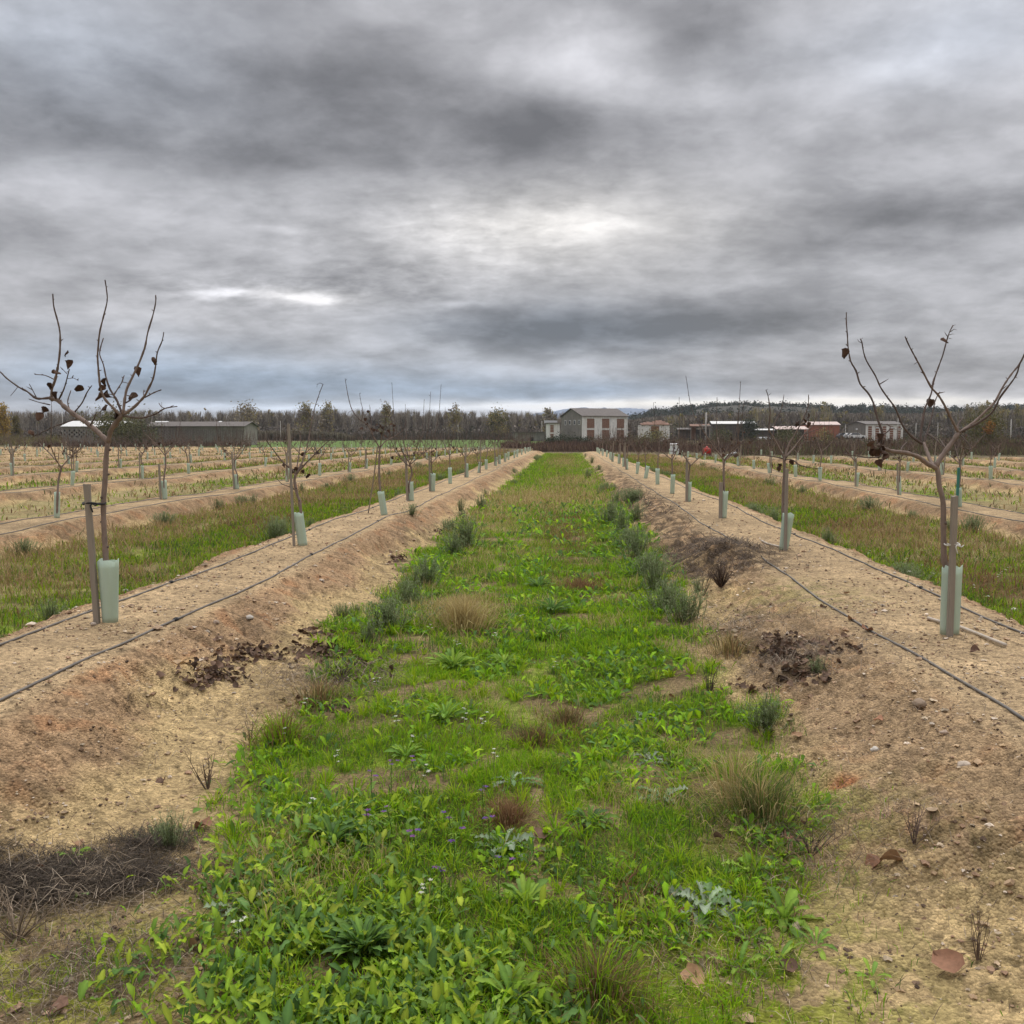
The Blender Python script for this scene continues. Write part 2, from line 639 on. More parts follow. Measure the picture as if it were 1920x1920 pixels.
CLOUDS = [
    (120, 60, 330, 130, .05), (560, 165, 330, 95, -.15), (110, 225, 250, 70, -.17), (400, 225, 70, 55, .12),
    (920, 205, 260, 60, -.15), (1060, 225, 130, 55, -.12), (680, 300, 300, 65, -.10), (480, 275, 160, 50, -.07),
    (1040, 85, 150, 60, .14), (1330, 45, 120, 70, -.16), (1420, 160, 300, 42, .10), (1760, 50, 230, 90, .10),
    (1180, 130, 120, 50, .07), (1480, 105, 130, 35, -.08), (1700, 190, 260, 80, .03), (1850, 395, 260, 42, -.15), (1620, 400, 170, 22, -.08),
    (1530, 470, 180, 25, -.08), (180, 345, 280, 65, .08), (1000, 405, 330, 80, .14), (1130, 425, 80, 45, .14), (900, 450, 170, 35, .08),
    (60, 445, 150, 28, -.11), (410, 548, 45, 7, .32), (560, 556, 65, 11, .42), (850, 571, 55, 8, .17), (520, 425, 45, 10, .13),
    (1130, 614, 270, 42, -.29), (960, 680, 240, 20, .05), (1400, 600, 260, 36, -.13), (920, 640, 80, 22, -.07), (280, 620, 360, 60, .04), (450, 490, 350, 30, -.04),
    (500, 735, 620, 34, -.06), (1550, 690, 480, 36, -.09), (1470, 756, 560, 13, .36), (1010, 762, 120, 9, .28), (560, 764, 420, 8, .24),
    (1100, 690, 230, 22, .05), (1350, 300, 330, 60, -.04), (1190, 365, 200, 28, -.08)]
tex = wnoise(PL, 2.8, 8.0, .58, .15)
t2 = wnoise(PL, 7.5, 8.0, .6, .15)
fin = wnoise(vmt('MULTIPLY', PL, (1.0, 1.25, 1)), 17.0, 6.0, .6, .3)


def smooth(v, lo, hi, a, b):
    n = nd(nt, 'ShaderNodeMapRange', interpolation_type='SMOOTHSTEP', inp={'From Min': lo, 'From Max': hi, 'To Min': a, 'To Max': b})
    LK(v, n.inputs['Value'])
    return n.outputs[0]


b0 = mth('ADD', smooth(tex.outputs['Fac'], .33, .66, -.07, .07), .685)
b0 = mth('ADD', b0, smooth(t2.outputs['Fac'], .32, .68, -.036, .036))
b0 = mth('ADD', b0, mth('MULTIPLY', mth('SUBTRACT', fin.outputs['Fac'], .5), .035))
# broken, brighter layer ahead where the sun is behind the cloud
brk = spots([(960, 420, 330, 90, 1.0), (480, 545, 230, 34, 1.2), (800, 520, 300, 60, .5)], 0.0)
b0 = mth('ADD', b0, mth('MULTIPLY', mth('SUBTRACT', fin.outputs['Fac'], .5), mth('MULTIPLY', brk, .30)))
B = spots(CLOUDS, b0)
B = mth('MINIMUM', mth('MAXIMUM', B, .42), 1.0)
lin = mth('POWER', B, 2.2)
# overcast skies are brightest overhead; gain above the view raised to light the ground
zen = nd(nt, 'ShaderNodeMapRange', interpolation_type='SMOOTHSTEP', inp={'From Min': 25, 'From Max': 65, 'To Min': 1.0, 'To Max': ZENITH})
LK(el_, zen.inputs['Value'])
blue = spots([(480, 725, 560, 48, .9), (1060, 620, 300, 45, .45), (1080, 735, 240, 22, .6), (250, 660, 260, 40, .3), (1800, 60, 260, 80, .2), (150, 80, 300, 150, .25)], 0.16)
warm = spots([(1470, 757, 600, 12, .9), (1050, 430, 330, 90, .55), (560, 556, 90, 14, .3)], 0.0)
c1 = nd(nt, 'ShaderNodeMix', data_type='RGBA')
c1.inputs[6].default_value = (1.025, .985, .995, 1)
c1.inputs[7].default_value = (.76, .95, 1.22, 1)
LK(mth('MINIMUM', blue, 1.0), c1.inputs[0])
c2 = nd(nt, 'ShaderNodeMix', data_type='RGBA')
LK(mth('MINIMUM', warm, 1.0), c2.inputs[0])
LK(c1.outputs[2], c2.inputs[6])
c2.inputs[7].default_value = (1.06, 1.0, .90, 1)
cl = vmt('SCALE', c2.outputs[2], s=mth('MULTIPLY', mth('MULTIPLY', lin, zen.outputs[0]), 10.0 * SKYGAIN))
fm = nd(nt, 'ShaderNodeMix', data_type='RGBA')
fm.inputs[0].default_value = .97
LK(sky.outputs[0], fm.inputs[6])
LK(cl, fm.inputs[7])
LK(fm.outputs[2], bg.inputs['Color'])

sd = bpy.data.lights.new('sun', 'SUN')
sd.energy = SUN_POWER
sd.angle = R(70)
sd.color = (1.0, .94, .84)
so = bpy.data.objects.new('sun', sd)
COL.objects.link(so)
so.rotation_euler = (math.pi / 2 - SUN_EL, 0, math.pi - SUN_AZ)
SC.view_settings.view_transform = 'Standard'
SC.view_settings.look = 'None'
SC.view_settings.gamma = 1
SC.view_settings.use_curve_mapping = False
SC.view_settings.exposure = EXPOSURE
# ------------------------------------------------------------------ ground sheet
def ground_colour(x, y):
    n = len(x)
    X, k, left = row_of(x)
    t = mound_t(x, y)
    fmk = field(x, y)[:, None]
    gm = green_mask(x, y)
    a = fbm(x * .9, y * .9, 4, 61)
    b = fbm(x * 3.3, y * 3.3, 3, 66)
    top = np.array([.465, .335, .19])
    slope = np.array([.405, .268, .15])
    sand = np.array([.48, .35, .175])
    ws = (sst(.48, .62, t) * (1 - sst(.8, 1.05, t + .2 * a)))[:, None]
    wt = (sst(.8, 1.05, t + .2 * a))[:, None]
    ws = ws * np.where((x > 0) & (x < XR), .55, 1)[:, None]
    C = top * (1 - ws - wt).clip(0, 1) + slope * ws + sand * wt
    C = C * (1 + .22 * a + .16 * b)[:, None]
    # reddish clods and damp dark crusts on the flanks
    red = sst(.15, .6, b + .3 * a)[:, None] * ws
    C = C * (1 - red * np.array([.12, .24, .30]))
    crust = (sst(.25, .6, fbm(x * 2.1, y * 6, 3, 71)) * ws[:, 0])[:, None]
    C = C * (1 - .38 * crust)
    crumb = sst(.42, .62, fbm(x * 13, y * 13, 2, 73) + .25 * a)[:, None] * (1 - sst(14, 26, np.hypot(x, y)))[:, None]
    C = C * (1 - .45 * crumb)
    C = C * np.where(k > 0, .86 + .12 * a, 1)[:, None]
    # floor of the grassy strips: dark humus, moss, straw
    moss = sst(-.05, .45, fbm(x * 1.6, y * 1.6, 3, 75))[:, None]
    floor = np.array([.15, .13, .045]) * (1 - moss) + np.array([.20, .26, .03]) * moss
    dr = dry_mask(x, y)[:, None]
    rd = red_mask(x, y)[:, None]
    floor = floor * (1 - dr * .9) + np.array([.36, .29, .14]) * dr * .9
    floor = floor * (1 - rd * .6) + np.array([.17, .10, .05]) * rd * .6
    brk = sst(.22, .42, fbm(x * 1.5, y * 1.5, 3, 317))[:, None] * (x > XL)[:, None] * (x < XR)[:, None]
    floor = floor * (1 - brk * .8) + np.array([.25, .175, .095]) * brk * .8
    floor = floor * (1 + .3 * b)[:, None]
    C = C * (1 - gm[:, None]) + floor * gm[:, None]
    # mossy fringe on the sand at the foot of the camera
    def mix(w, col, amt):
        w = (w * amt)[:, None]
        return C * (1 - w) + np.array(col) * w
    nz = sst(-.22, .12, fbm(x * 6.5, y * 6.5, 4, 81))
    C = mix(np.clip(patch(x, y, 1330, 1780, 270, 190) * 1.1, 0, 1) * nz, (.25, .28, .03), 1)
    C = mix(np.clip(patch(x, y, 1250, 1900, 330, 120) * 1.1, 0, 1) * nz, (.24, .27, .03), .95)
    C = mix(np.clip(patch(x, y, 1500, 1560, 150, 60) * 1.1, 0, 1) * nz, (.24, .26, .04), .9)
    C = mix(np.clip(patch(x, y, 150, 1830, 230, 110) * 1.3, 0, 1) * nz, (.27, .28, .035), 1)
    C = mix(np.clip(patch(x, y, 150, 1830, 270, 110) * 1.2, 0, 1) * (1 - nz), (.12, .085, .045), .75)
    C = mix(np.clip(patch(x, y, 1480, 1170, 130, 30) * 1.2, 0, 1) * nz, (.25, .24, .07), .5)
    C = mix(np.clip(patch(x, y, 1760, 1640, 110, 120) * 1.2, 0, 1) * nz, (.28, .21, .10), .6)
    # litter and earth heaps
    ln = sst(-.3, .3, fbm(x * 4.5, y * 4.5, 3, 85))
    C = mix(np.clip(patch(x, y, 140, 1650, 190, 36) * 1.6, 0, 1) * ln, (.045, .034, .024), .9)
    for (px, py, rx, ry, zz, am) in [(120, 1655, 200, 46, 0, .8), (560, 1228, 110, 28, 0, .6), (650, 1290, 70, 40, 0, .6), (1470, 1235, 75, 45, .15, .75),
                                     (1365, 1028, 95, 22, .35, .9), (1290, 1045, 70, 25, .1, .85), (1190, 965, 60, 45, .05, .8), (1340, 1085, 70, 14, .1, .6), (760, 1045, 50, 20, .1, .7),
                                     (1170, 915, 35, 40, .05, .7), (800, 1000, 40, 22, .1, .5), (1350, 1190, 90, 25, .05, .45), (960, 880, 40, 12, .1, .5)]:
        C = mix(np.clip(patch(x, y, px, py, rx, ry, zz) * 1.5, 0, 1) * ln, (.085, .058, .036), am)
    C = mix(np.clip(patch(x, y, 1583, 1484, 26, 6, .05) * 1.6, 0, 1), (.40, .17, .075), .9)
    # the bare trodden strip in the green
    C = mix(np.clip(patch(x, y, 1003, 1600, 14, 60) * 1.4, 0, 1), (.33, .225, .13), .8)
    C = mix(np.clip(patch(x, y, 1008, 1490, 14, 30) * 1.4, 0, 1), (.36, .25, .15), .8)
    # land beyond the orchard
    dist = np.hypot(x, y)
    o = np.array([.13, .105, .055]) * (1 + .35 * fbm(x * .05, y * .05, 3, 91))[:, None]
    crop = (sst(-62, -58, x) * (1 - sst(-6, -4, x)) * sst(141, 146, y) * (1 - sst(285, 300, y)))[:, None]
    o = o * (1 - crop) + np.array([.10, .16, .035]) * crop
    crop2 = (sst(-130, -120, x) * (1 - sst(-75, -70, x)) * sst(150, 156, y) * (1 - sst(190, 200, y)))[:, None]
    o = o * (1 - crop2) + np.array([.10, .12, .03]) * crop2
    C = C * fmk + o * (1 - fmk)
    return C.clip(.01, .9)


def make_ground():
    rs = [0.0]
    r = .45
    while r < 2580:
        rs.append(r)
        r *= 1.0052 if r < 60 else (1.009 if r < 160 else 1.03)
    rs = np.array(rs[1:])
    fine = np.radians(np.linspace(-35, 35, 820))
    rest = np.radians(np.linspace(35, 325, 90))[1:-1]
    th = np.concatenate([fine, rest]) + 0.052     # measured from +Y towards -X
    n, m = len(rs), len(th)
    x = -np.sin(th)[None, :] * rs[:, None]
    y = np.cos(th)[None, :] * rs[:, None]
    x, y = x.ravel(), y.ravel()
    z = ground_z(x, y)
    V = np.stack([x, y, z], 1)
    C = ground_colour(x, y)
    V = np.vstack([V, [[0, 0, float(ground_z(0., 0.))]]])
    C = np.vstack([C, C[:1]])
    i = np.arange(n - 1)[:, None]
    j = np.arange(m)[None, :]
    F = np.stack([i * m + j, (i + 1) * m + j, (i + 1) * m + (j + 1) % m, i * m + (j + 1) % m], -1).reshape(-1, 4)
    jj = np.arange(m)
    F2 = np.stack([np.full(m, n * m), jj, (jj + 1) % m], -1)
    mb = MB()
    mb.add(V, [F, F2], C)
    return mb


def ground_mat():
    m = bpy.data.materials.new('orchard_soil')
    m.use_nodes = True
    nt = m.node_tree
    nt.nodes.clear()
    L = nt.links.new
    out = nd(nt, 'ShaderNodeOutputMaterial')
    bs = nd(nt, 'ShaderNodeBsdfPrincipled', inp={'Roughness': .95, 'Specular IOR Level': .15})
    L(bs.outputs[0], out.inputs[0])
    tc = nd(nt, 'ShaderNodeTexCoord').outputs['Object']
    at_ = nd(nt, 'ShaderNodeAttribute', attribute_name='col').outputs['Color']
    n1 = nd(nt, 'ShaderNodeTexNoise', inp={'Scale': 22.0, 'Detail': 8.0, 'Roughness': .72})
    L(tc, n1.inputs['Vector'])
    r1 = nd(nt, 'ShaderNodeMapRange', inp={'From Min': .3, 'From Max': .7, 'To Min': .58, 'To Max': 1.38})
    L(n1.outputs['Fac'], r1.inputs['Value'])
    n4 = nd(nt, 'ShaderNodeTexNoise', inp={'Scale': 3.0, 'Detail': 6.0, 'Roughness': .7})
    L(tc, n4.inputs['Vector'])
    r4 = nd(nt, 'ShaderNodeMapRange', inp={'From Min': .35, 'From Max': .65, 'To Min': .85, 'To Max': 1.12})
    L(n4.outputs['Fac'], r4.inputs['Value'])
    mu = nd(nt, 'ShaderNodeMath', operation='MULTIPLY')
    L(r1.outputs[0], mu.inputs[0])
    L(r4.outputs[0], mu.inputs[1])
    v1 = nd(nt, 'ShaderNodeVectorMath', operation='SCALE')
    L(at_, v1.inputs[0])
    L(mu.outputs[0], v1.inputs['Scale'])
    # small grit
    vo = nd(nt, 'ShaderNodeTexVoronoi', inp={'Scale': 75.0, 'Randomness': 1.0})
    L(tc, vo.inputs['Vector'])
    sh = nd(nt, 'ShaderNodeSeparateColor')
    L(vo.outputs['Color'], sh.inputs[0])
    gr = nd(nt, 'ShaderNodeMapRange', inp={'From Min': 0, 'From Max': 1, 'To Min': .72, 'To Max': 1.32})
    L(sh.outputs[0], gr.inputs['Value'])
    v2 = nd(nt, 'ShaderNodeVectorMath', operation='SCALE')
    L(v1.outputs[0], v2.inputs[0])
    L(gr.outputs[0], v2.inputs['Scale'])
    L(v2.outputs[0], bs.inputs['Base Color'])
    ad = nd(nt, 'ShaderNodeMath', operation='MULTIPLY_ADD')
    L(vo.outputs['Distance'], ad.inputs[0])
    ad.inputs[1].default_value = -.7
    L(n1.outputs['Fac'], ad.inputs[2])
    bp = nd(nt, 'ShaderNodeBump', inp={'Strength': 1.0, 'Distance': .022})
    L(ad.outputs[0], bp.inputs['Height'])
    L(bp.outputs[0], bs.inputs['Normal'])
    return m


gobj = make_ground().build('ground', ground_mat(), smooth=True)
tag(gobj, 'sandy orchard ground raised into long planting mounds with grassy strips between', 'ground', kind='structure')


def gz(x, y):
    return ground_z(np.asarray(x, float), np.asarray(y, float))
# ------------------------------------------------------------------ the young fruit trees
BARK, TWIG = (.22, .165, .135), (.10, .072, .06)
M['bark2'] = mat('bark_and_twig', None, .85, .32, 26, bump=.003, bscale=140, stretch=(1, 1, .4))


def limb(mb, pts, r0, r1, sides=7, step=.02, c0=None, c1=None, knob=.14, rng=RNG, buds=True):
    P, t = spline(pts, step)
    r = (r0 + (r1 - r0) * t ** .8) * (1 + knob * rng.normal(0, 1, len(t)).clip(-1.3, 1.6))
    V, F = tube_geo(P, r, sides)
    c0 = np.array(BARK if c0 is None else c0)
    c1 = np.array(TWIG if c1 is None else c1)
    tt = np.concatenate([np.repeat(t, sides), [0, 1]])[:, None]
    mb.add(V, F, c0 * (1 - tt) + c1 * tt)
    if buds and r0 < .02:
        # buds and spur stubs stand off the shoot
        idx = np.arange(3, len(P) - 1, 4)
        for i in idx:
            a = rng.uniform(0, 6.28)
            d = np.array([math.cos(a), math.sin(a), rng.uniform(.2, .9)])
            q = P[i] + d * (r[i] + (rng.uniform(.006, .016) if rng.random() < .86 else rng.uniform(.025, .06)))
            V, F = tube_geo(np.array([P[i], (P[i] + q) / 2, q]), np.array([.0042, .0038, .001]), 4, cap=False)
            mb.add(V, F, c1)
    return P


def curl_leaf(mb, p, size, rng, hang=True, col=None):
    """one withered leaf: heart shaped, folded and rolled up"""
    n = 5
    u = np.linspace(-1, 1, n)
    v = np.linspace(0, 1, n)
    U, Vv = np.meshgrid(u, v)
    w = np.sin(np.pi * np.clip(Vv * .86 + .14, 0, 1)) ** .7
    x = U * w * .5
    y = Vv
    cu = rng.uniform(1.0, 2.4) if hang else rng.uniform(.5, 1.5)
    z = cu * .55 * (x ** 2) * 2 + (.25 if hang else .13) * np.sin(y * rng.uniform(2, 4) + rng.uniform(0, 3)) + .06 * rng.normal(0, 1, x.shape)
    Q = np.stack([x, y, z], -1).reshape(-1, 3) * size
    rot = Matrix.Rotation(rng.uniform(0, 6.28), 3, 'Z') @ Matrix.Rotation(rng.uniform(-2.2, -.9) if hang else rng.uniform(-.5, .5), 3, 'X') @ Matrix.Rotation(rng.uniform(-.8, .8), 3, 'Y')
    Q = Q @ np.array(rot).T + p
    i = np.arange(n - 1)[:, None]
    j = np.arange(n - 1)[None, :]
    F = np.stack([i * n + j, i * n + j + 1, (i + 1) * n + j + 1, (i + 1) * n + j], -1).reshape(-1, 4)
    if col is None:
        col = np.array([.075, .042, .028]) * rng.uniform(.5, 1.5)
    mb.add(Q, F, col)


def traced(pts, y0, y1):
    """polyline of the photo set out in depth between y0 and y1 metres"""
    p = np.array(pts, float)
    l = np.concatenate([[0], np.cumsum(np.hypot(*np.diff(p, axis=0).T))])
    l /= l[-1]
    return [at(a, b, y0 + (y1 - y0) * q) for (a, b), q in zip(p, l)]


def near_tree(base_px, trunk, branches, leafpos, label, rt):
    b = hit(*base_px)
    D = b[1]
    root = empty('fruit_tree', b)
    inv = Vector(b)

    def local(mb):
        for i in range(len(mb.v)):
            mb.v[i] = mb.v[i] - np.array(b, np.float32)
        return mb
    mb = MB()
    tp = [b + np.array([0, 0, -.06])] + traced(trunk, D, D)
    limb(mb, tp, rt, rt * .78, 10, .03, BARK, BARK, .06)
    # pruning scars up the trunk
    P, t = spline(tp, .03)
    for i in range(8, len(P) - 2, 6):
        a = RNG.uniform(0, 6.28)
        q = P[i] + np.array([math.cos(a), math.sin(a), .2]) * rt * 1.02
        V, F = tube_geo(np.array([P[i], q, q + (q - P[i]) * .25]), np.array([rt * .5, rt * .42, rt * .2]), 6)
        mb.add(V, F, np.array(BARK) * .55)
    kids(root, local(mb).build('trunk', M['bark2'], root, smooth=True))
    for main, subs in branches:
        mb = MB()
        for (pts, o0, o1, r0, r1) in [main] + subs:
            limb(mb, traced(pts, D + o0, D + o1), r0 * 1.02 + .0006, r1 * 1.25, 7, .022, BARK if r0 > .009 else TWIG, TWIG if r1 < .006 else np.array(BARK) * .8)
        kids(root, local(mb).build('branch', M['bark2'], root, smooth=True))
    for (px, py, o) in leafpos:
        mb = MB()
        for q in range(1):
            curl_leaf(mb, at(px, py, D + o) + RNG.normal(0, .012, 3), RNG.uniform(.05, .072), RNG)
        kids(root, local(mb).build('withered_leaf', M['litter'], root, smooth=True))
    tag(root, label, 'tree', 'young fruit trees')
    return root, b


LT_TRUNK = [(199, 1060), (194, 960), (197, 900), (199, 860), (202, 830)]
LT = [
    (([(202, 832), (196, 822), (169, 798), (139, 777), (120, 762), (109, 751), (94, 746)], 0, .16, .019, .012),
     [([(94, 746), (69, 747), (51, 734), (34, 725), (11, 708), (0, 697), (-30, 678)], .16, .30, .009, .003),
      ([(139, 774), (154, 755), (163, 736), (172, 723)], .12, .0, .006, .003), ([(131, 770), (127, 753), (133, 732)], .12, .25, .005, .003),
      ([(169, 798), (176, 786), (180, 775)], .05, -.12, .005, .003), ([(94, 759), (72, 754), (54, 748)], .16, .25, .005, .002), ([(34, 725), (26, 735), (20, 742)], .24, .2, .003, .0015),
      ([(150, 784), (112, 796), (80, 810), (60, 820)], .1, .35, .004, .002), ([(69, 747), (61, 731), (55, 720)], .2, .12, .004, .002)]),
    (([(98, 752), (97, 732), (103, 714), (108, 691), (112, 663), (113, 635), (112, 620), (108, 601), (101, 575), (99, 551)], .16, .06, .011, .0035),
     [([(103, 712), (85, 704), (65, 702)], .14, .28, .004, .002)]),
    (([(111, 748), (120, 729), (125, 712), (127, 704), (130, 692)], .15, -.02, .006, .003), [([(127, 710), (138, 709), (147, 714)], .04, -.08, .002, .0015), ([(125, 700), (118, 693), (113, 688)], .02, .1, .003, .0015)]),
    (([(203, 828), (208, 807), (217, 794), (229, 778)], 0, -.06, .018, .014), []),
    (([(228, 778), (221, 774), (212, 764), (199, 751), (190, 734), (186, 708), (183, 669), (184, 655), (185, 639), (188, 618), (195, 590), (201, 564), (200, 545), (197, 525)], -.06, -.3, .010, .0032), []),
    (([(229, 776), (222, 757), (217, 747), (206, 729), (199, 708), (194, 684), (187, 665), (189, 650), (194, 634)], -.06, .15, .009, .003), [([(213, 741), (229, 716), (231, 709), (233, 704)], .0, .14, .005, .003), ([(212, 740), (205, 739), (197, 738)], .0, -.1, .004, .002)]),
    (([(231, 775), (234, 749), (238, 729), (246, 712), (255, 693), (262, 678), (272, 650), (277, 624), (287, 590), (292, 566), (292, 553)], -.06, .05, .011, .0035), [([(234, 756), (246, 749), (252, 736)], -.04, -.2, .005, .003), ([(229, 716), (238, 718), (242, 720)], .05, 0, .002, .0015)]),
    (([(231, 777), (240, 772), (253, 762), (270, 744), (277, 731), (287, 710), (292, 684), (295, 661), (304, 639), (307, 623)], -.06, -.25, .011, .003), [([(272, 745), (289, 736), (302, 731)], -.12, -.25, .006, .003), ([(270, 744), (269, 738), (270, 731)], -.12, -.05, .004, .002)]),
    (([(230, 779), (253, 783), (270, 783), (292, 776), (309, 766), (332, 762)], -.06, -.35, .008, .003), [([(309, 766), (302, 762), (298, 756)], -.25, -.2, .003, .002)]),
]
LT_LEAVES = [(120, 657, .08), (118, 684, .1), (148, 720, -.08), (101, 724, .13), (187, 720, -.12), (204, 713, 0), (184, 740, -.1), (205, 728, .02), (247, 728, -.05), (260, 690, 0), (69, 771, .2), (106, 742, .12),
             (80, 761, .2), (197, 753, -.1), (58, 803, .3), (293, 670, -.2), (107, 690, .1), (216, 765, -.05)]
RT_TRUNK = [(1775, 1065), (1770, 1052), (1769, 982), (1768, 939), (1761, 911), (1759, 886), (1754, 872)]
RT = [
    (([(1756, 878), (1738, 869), (1722, 857), (1698, 849), (1669, 845), (1652, 838), (1646, 834)], 0, -.3, .017, .010),
     [([(1646, 834), (1647, 823), (1667, 807), (1670, 800), (1663, 795)], -.3, -.15, .006, .003), ([(1652, 840), (1651, 855), (1627, 858), (1615, 856), (1580, 851)], -.3, -.5, .005, .002), ([(1688, 847), (1692, 838), (1700, 829)], -.15, 0, .005, .002)]),
    (([(1650, 838), (1655, 815), (1645, 784), (1637, 754), (1627, 736), (1613, 720), (1605, 695), (1595, 677), (1590, 649), (1589, 629), (1587, 605), (1587, 586)], -.3, -.05, .009, .003), [([(1590, 652), (1588, 656)], -.15, -.16, .002, .0015)]),
    (([(1751, 874), (1746, 867), (1738, 847), (1732, 831)], 0, .2, .013, .010), [([(1732, 833), (1738, 813), (1746, 784), (1754, 750), (1762, 735)], .2, .45, .006, .003), ([(1738, 813), (1752, 822), (1770, 838)], .25, .1, .005, .003), ([(1754, 750), (1750, 752)], .4, .4, .002, .001)]),
    (([(1732, 833), (1724, 829), (1708, 817), (1692, 797), (1679, 766), (1663, 744), (1651, 726), (1641, 704), (1625, 677), (1619, 659), (1616, 641), (1613, 635)], .2, .0, .009, .003), [([(1616, 643), (1610, 640), (1608, 636)], .02, .0, .002, .001), ([(1614, 637), (1618, 633)], 0, .03, .002, .001)]),
    (([(1728, 830), (1726, 817), (1730, 788), (1735, 764), (1746, 738), (1750, 716), (1760, 687), (1768, 665), (1775, 639), (1781, 621), (1787, 610)], .2, .5, .009, .003), [([(1777, 631), (1773, 626), (1771, 622)], .45, .4, .003, .001), ([(1782, 622), (1789, 617), (1794, 619)], .5, .5, .003, .001), ([(1780, 628), (1786, 626), (1789, 627)], .48, .5, .002, .001), ([(1784, 616), (1788, 610), (1792, 609)], .5, .55, .002, .001), ([(1779, 634), (1784, 635)], .48, .5, .002, .001)]),
    (([(1755, 874), (1766, 855), (1781, 835), (1797, 812)], 0, .05, .017, .013), [([(1797, 812), (1796, 797), (1800, 790), (1805, 784)], .05, .2, .007, .004), ([(1799, 814), (1817, 833), (1819, 843), (1808, 840), (1790, 836)], .05, -.15, .004, .002), ([(1775, 843), (1765, 828), (1762, 823)], .02, .25, .005, .003)]),
    (([(1797, 811), (1785, 788), (1772, 762), (1760, 742), (1746, 726), (1732, 700), (1720, 677), (1706, 651), (1697, 631)], .05, -.25, .010, .0035), [([(1720, 679), (1714, 683)], -.14, -.15, .002, .001)]),
    (([(1798, 812), (1803, 808), (1827, 791), (1849, 770), (1865, 754), (1880, 726), (1896, 702), (1908, 687), (1920, 667), (1945, 610)], .05, .25, .010, .003), []),
    (([(1803, 810), (1811, 805), (1837, 791), (1861, 772), (1876, 744), (1904, 706), (1912, 683), (1925, 655)], .03, -.2, .009, .0035), [([(1904, 707), (1908, 709)], -.15, -.16, .002, .001)]),
]
RT_LEAVES = [(1643, 833, -.3), (1640, 820, -.3), (1648, 828, -.28), (1652, 843, -.3), (1655, 850, -.32), (1645, 845, -.3), (1638, 828, -.3), (1657, 862, -.3), (1639, 838, -.28), (1768, 630, .4), (1588, 659, -.15), (1752, 752, .4)]

tl, bl = near_tree((205, 1166), LT_TRUNK, LT, LT_LEAVES, 'bare forked tree with withered leaves, nearest tree on the mound left of the grass strip', .024)
tr_, br = near_tree((1777, 1188), RT_TRUNK, RT, RT_LEAVES, 'bare tree with crossing whips, nearest tree on the mound right of the grass strip', .024)


L2T = [(563, 948), (558, 930), (554, 912), (552, 900), (555, 888)]
L2B = [(([(555, 889), (548, 881), (530, 866), (513, 844), (497, 822)], 0, -.2, .013, .004), [([(530, 866), (520, 862), (508, 858)], -.08, .1, .004, .002)]),
       (([(556, 888), (574, 868), (589, 853), (609, 833), (622, 822)], 0, -.15, .013, .004), [([(589, 853), (590, 838), (594, 824)], -.06, .1, .005, .002)]),
       (([(557, 886), (566, 868), (572, 850), (576, 838), (580, 815), (583, 798), (590, 765), (600, 735), (606, 720)], 0, .3, .012, .003), [([(606, 721), (600, 718), (595, 721), (594, 726)], .3, .32, .003, .0015), ([(572, 850), (585, 838), (592, 822)], .08, .0, .005, .002)]),
       (([(555, 887), (561, 849), (564, 822), (560, 806)], 0, .25, .010, .003), [([(561, 849), (548, 835), (540, 820)], .1, .3, .005, .002)]),
       (([(554, 918), (541, 912), (528, 907), (517, 894), (513, 888)], 0, .05, .006, .002), [])]
tree2, b2 = near_tree((568, 1022), L2T, L2B, [(548, 880, 0), (556, 876, 0), (573, 880, 0), (577, 886, -.02), (560, 872, .05), (533, 870, -.1), (595, 846, -.1), (570, 850, .1)], 'bare tree with a hooked whip and very tall stake, second on the left mound', .023)
L3T = [(713, 918), (711, 895), (711, 868), (712, 840)]
L3B = [(([(712, 842), (709, 835), (701, 820), (690, 798), (675, 787), (661, 770), (654, 748), (650, 728), (647, 709)], 0, -.2, .014, .0032), [([(677, 790), (681, 774), (677, 755), (674, 737)], -.1, .1, .006, .0025), ([(700, 818), (696, 790), (693, 759)], -.05, .15, .007, .0025), ([(661, 770), (655, 772), (650, 780)], -.15, -.2, .003, .002)]),
       (([(712, 840), (723, 827), (740, 818), (755, 806), (762, 790)], 0, .25, .013, .004), [([(738, 819), (737, 800), (734, 787), (726, 770), (719, 759)], .1, .0, .007, .0025), ([(740, 818), (752, 820), (766, 814)], .12, .3, .004, .002)]),
       (([(713, 838), (716, 815), (722, 796), (724, 780)], 0, -.3, .010, .003), [])]
L3V = [(704, 794, 0), (688, 792, -.1), (716, 811, .1), (740, 805, .2), (690, 766, 0), (725, 814, .1), (677, 800, -.1), (709, 803, 0), (731, 792, .1), (720, 800, -.1), (695, 800, .05), (729, 806, .1), (712, 796, -.2), (736, 796, 0), (701, 806, 0), (683, 783, -.1)]
tree3, b3 = near_tree((721, 966), L3T, L3B, L3V, 'bare tree with a long whip and red brown leaves, third on the left mound', .023)
R2T = [(1468, 952), (1470, 905), (1471, 880), (1470, 858)]
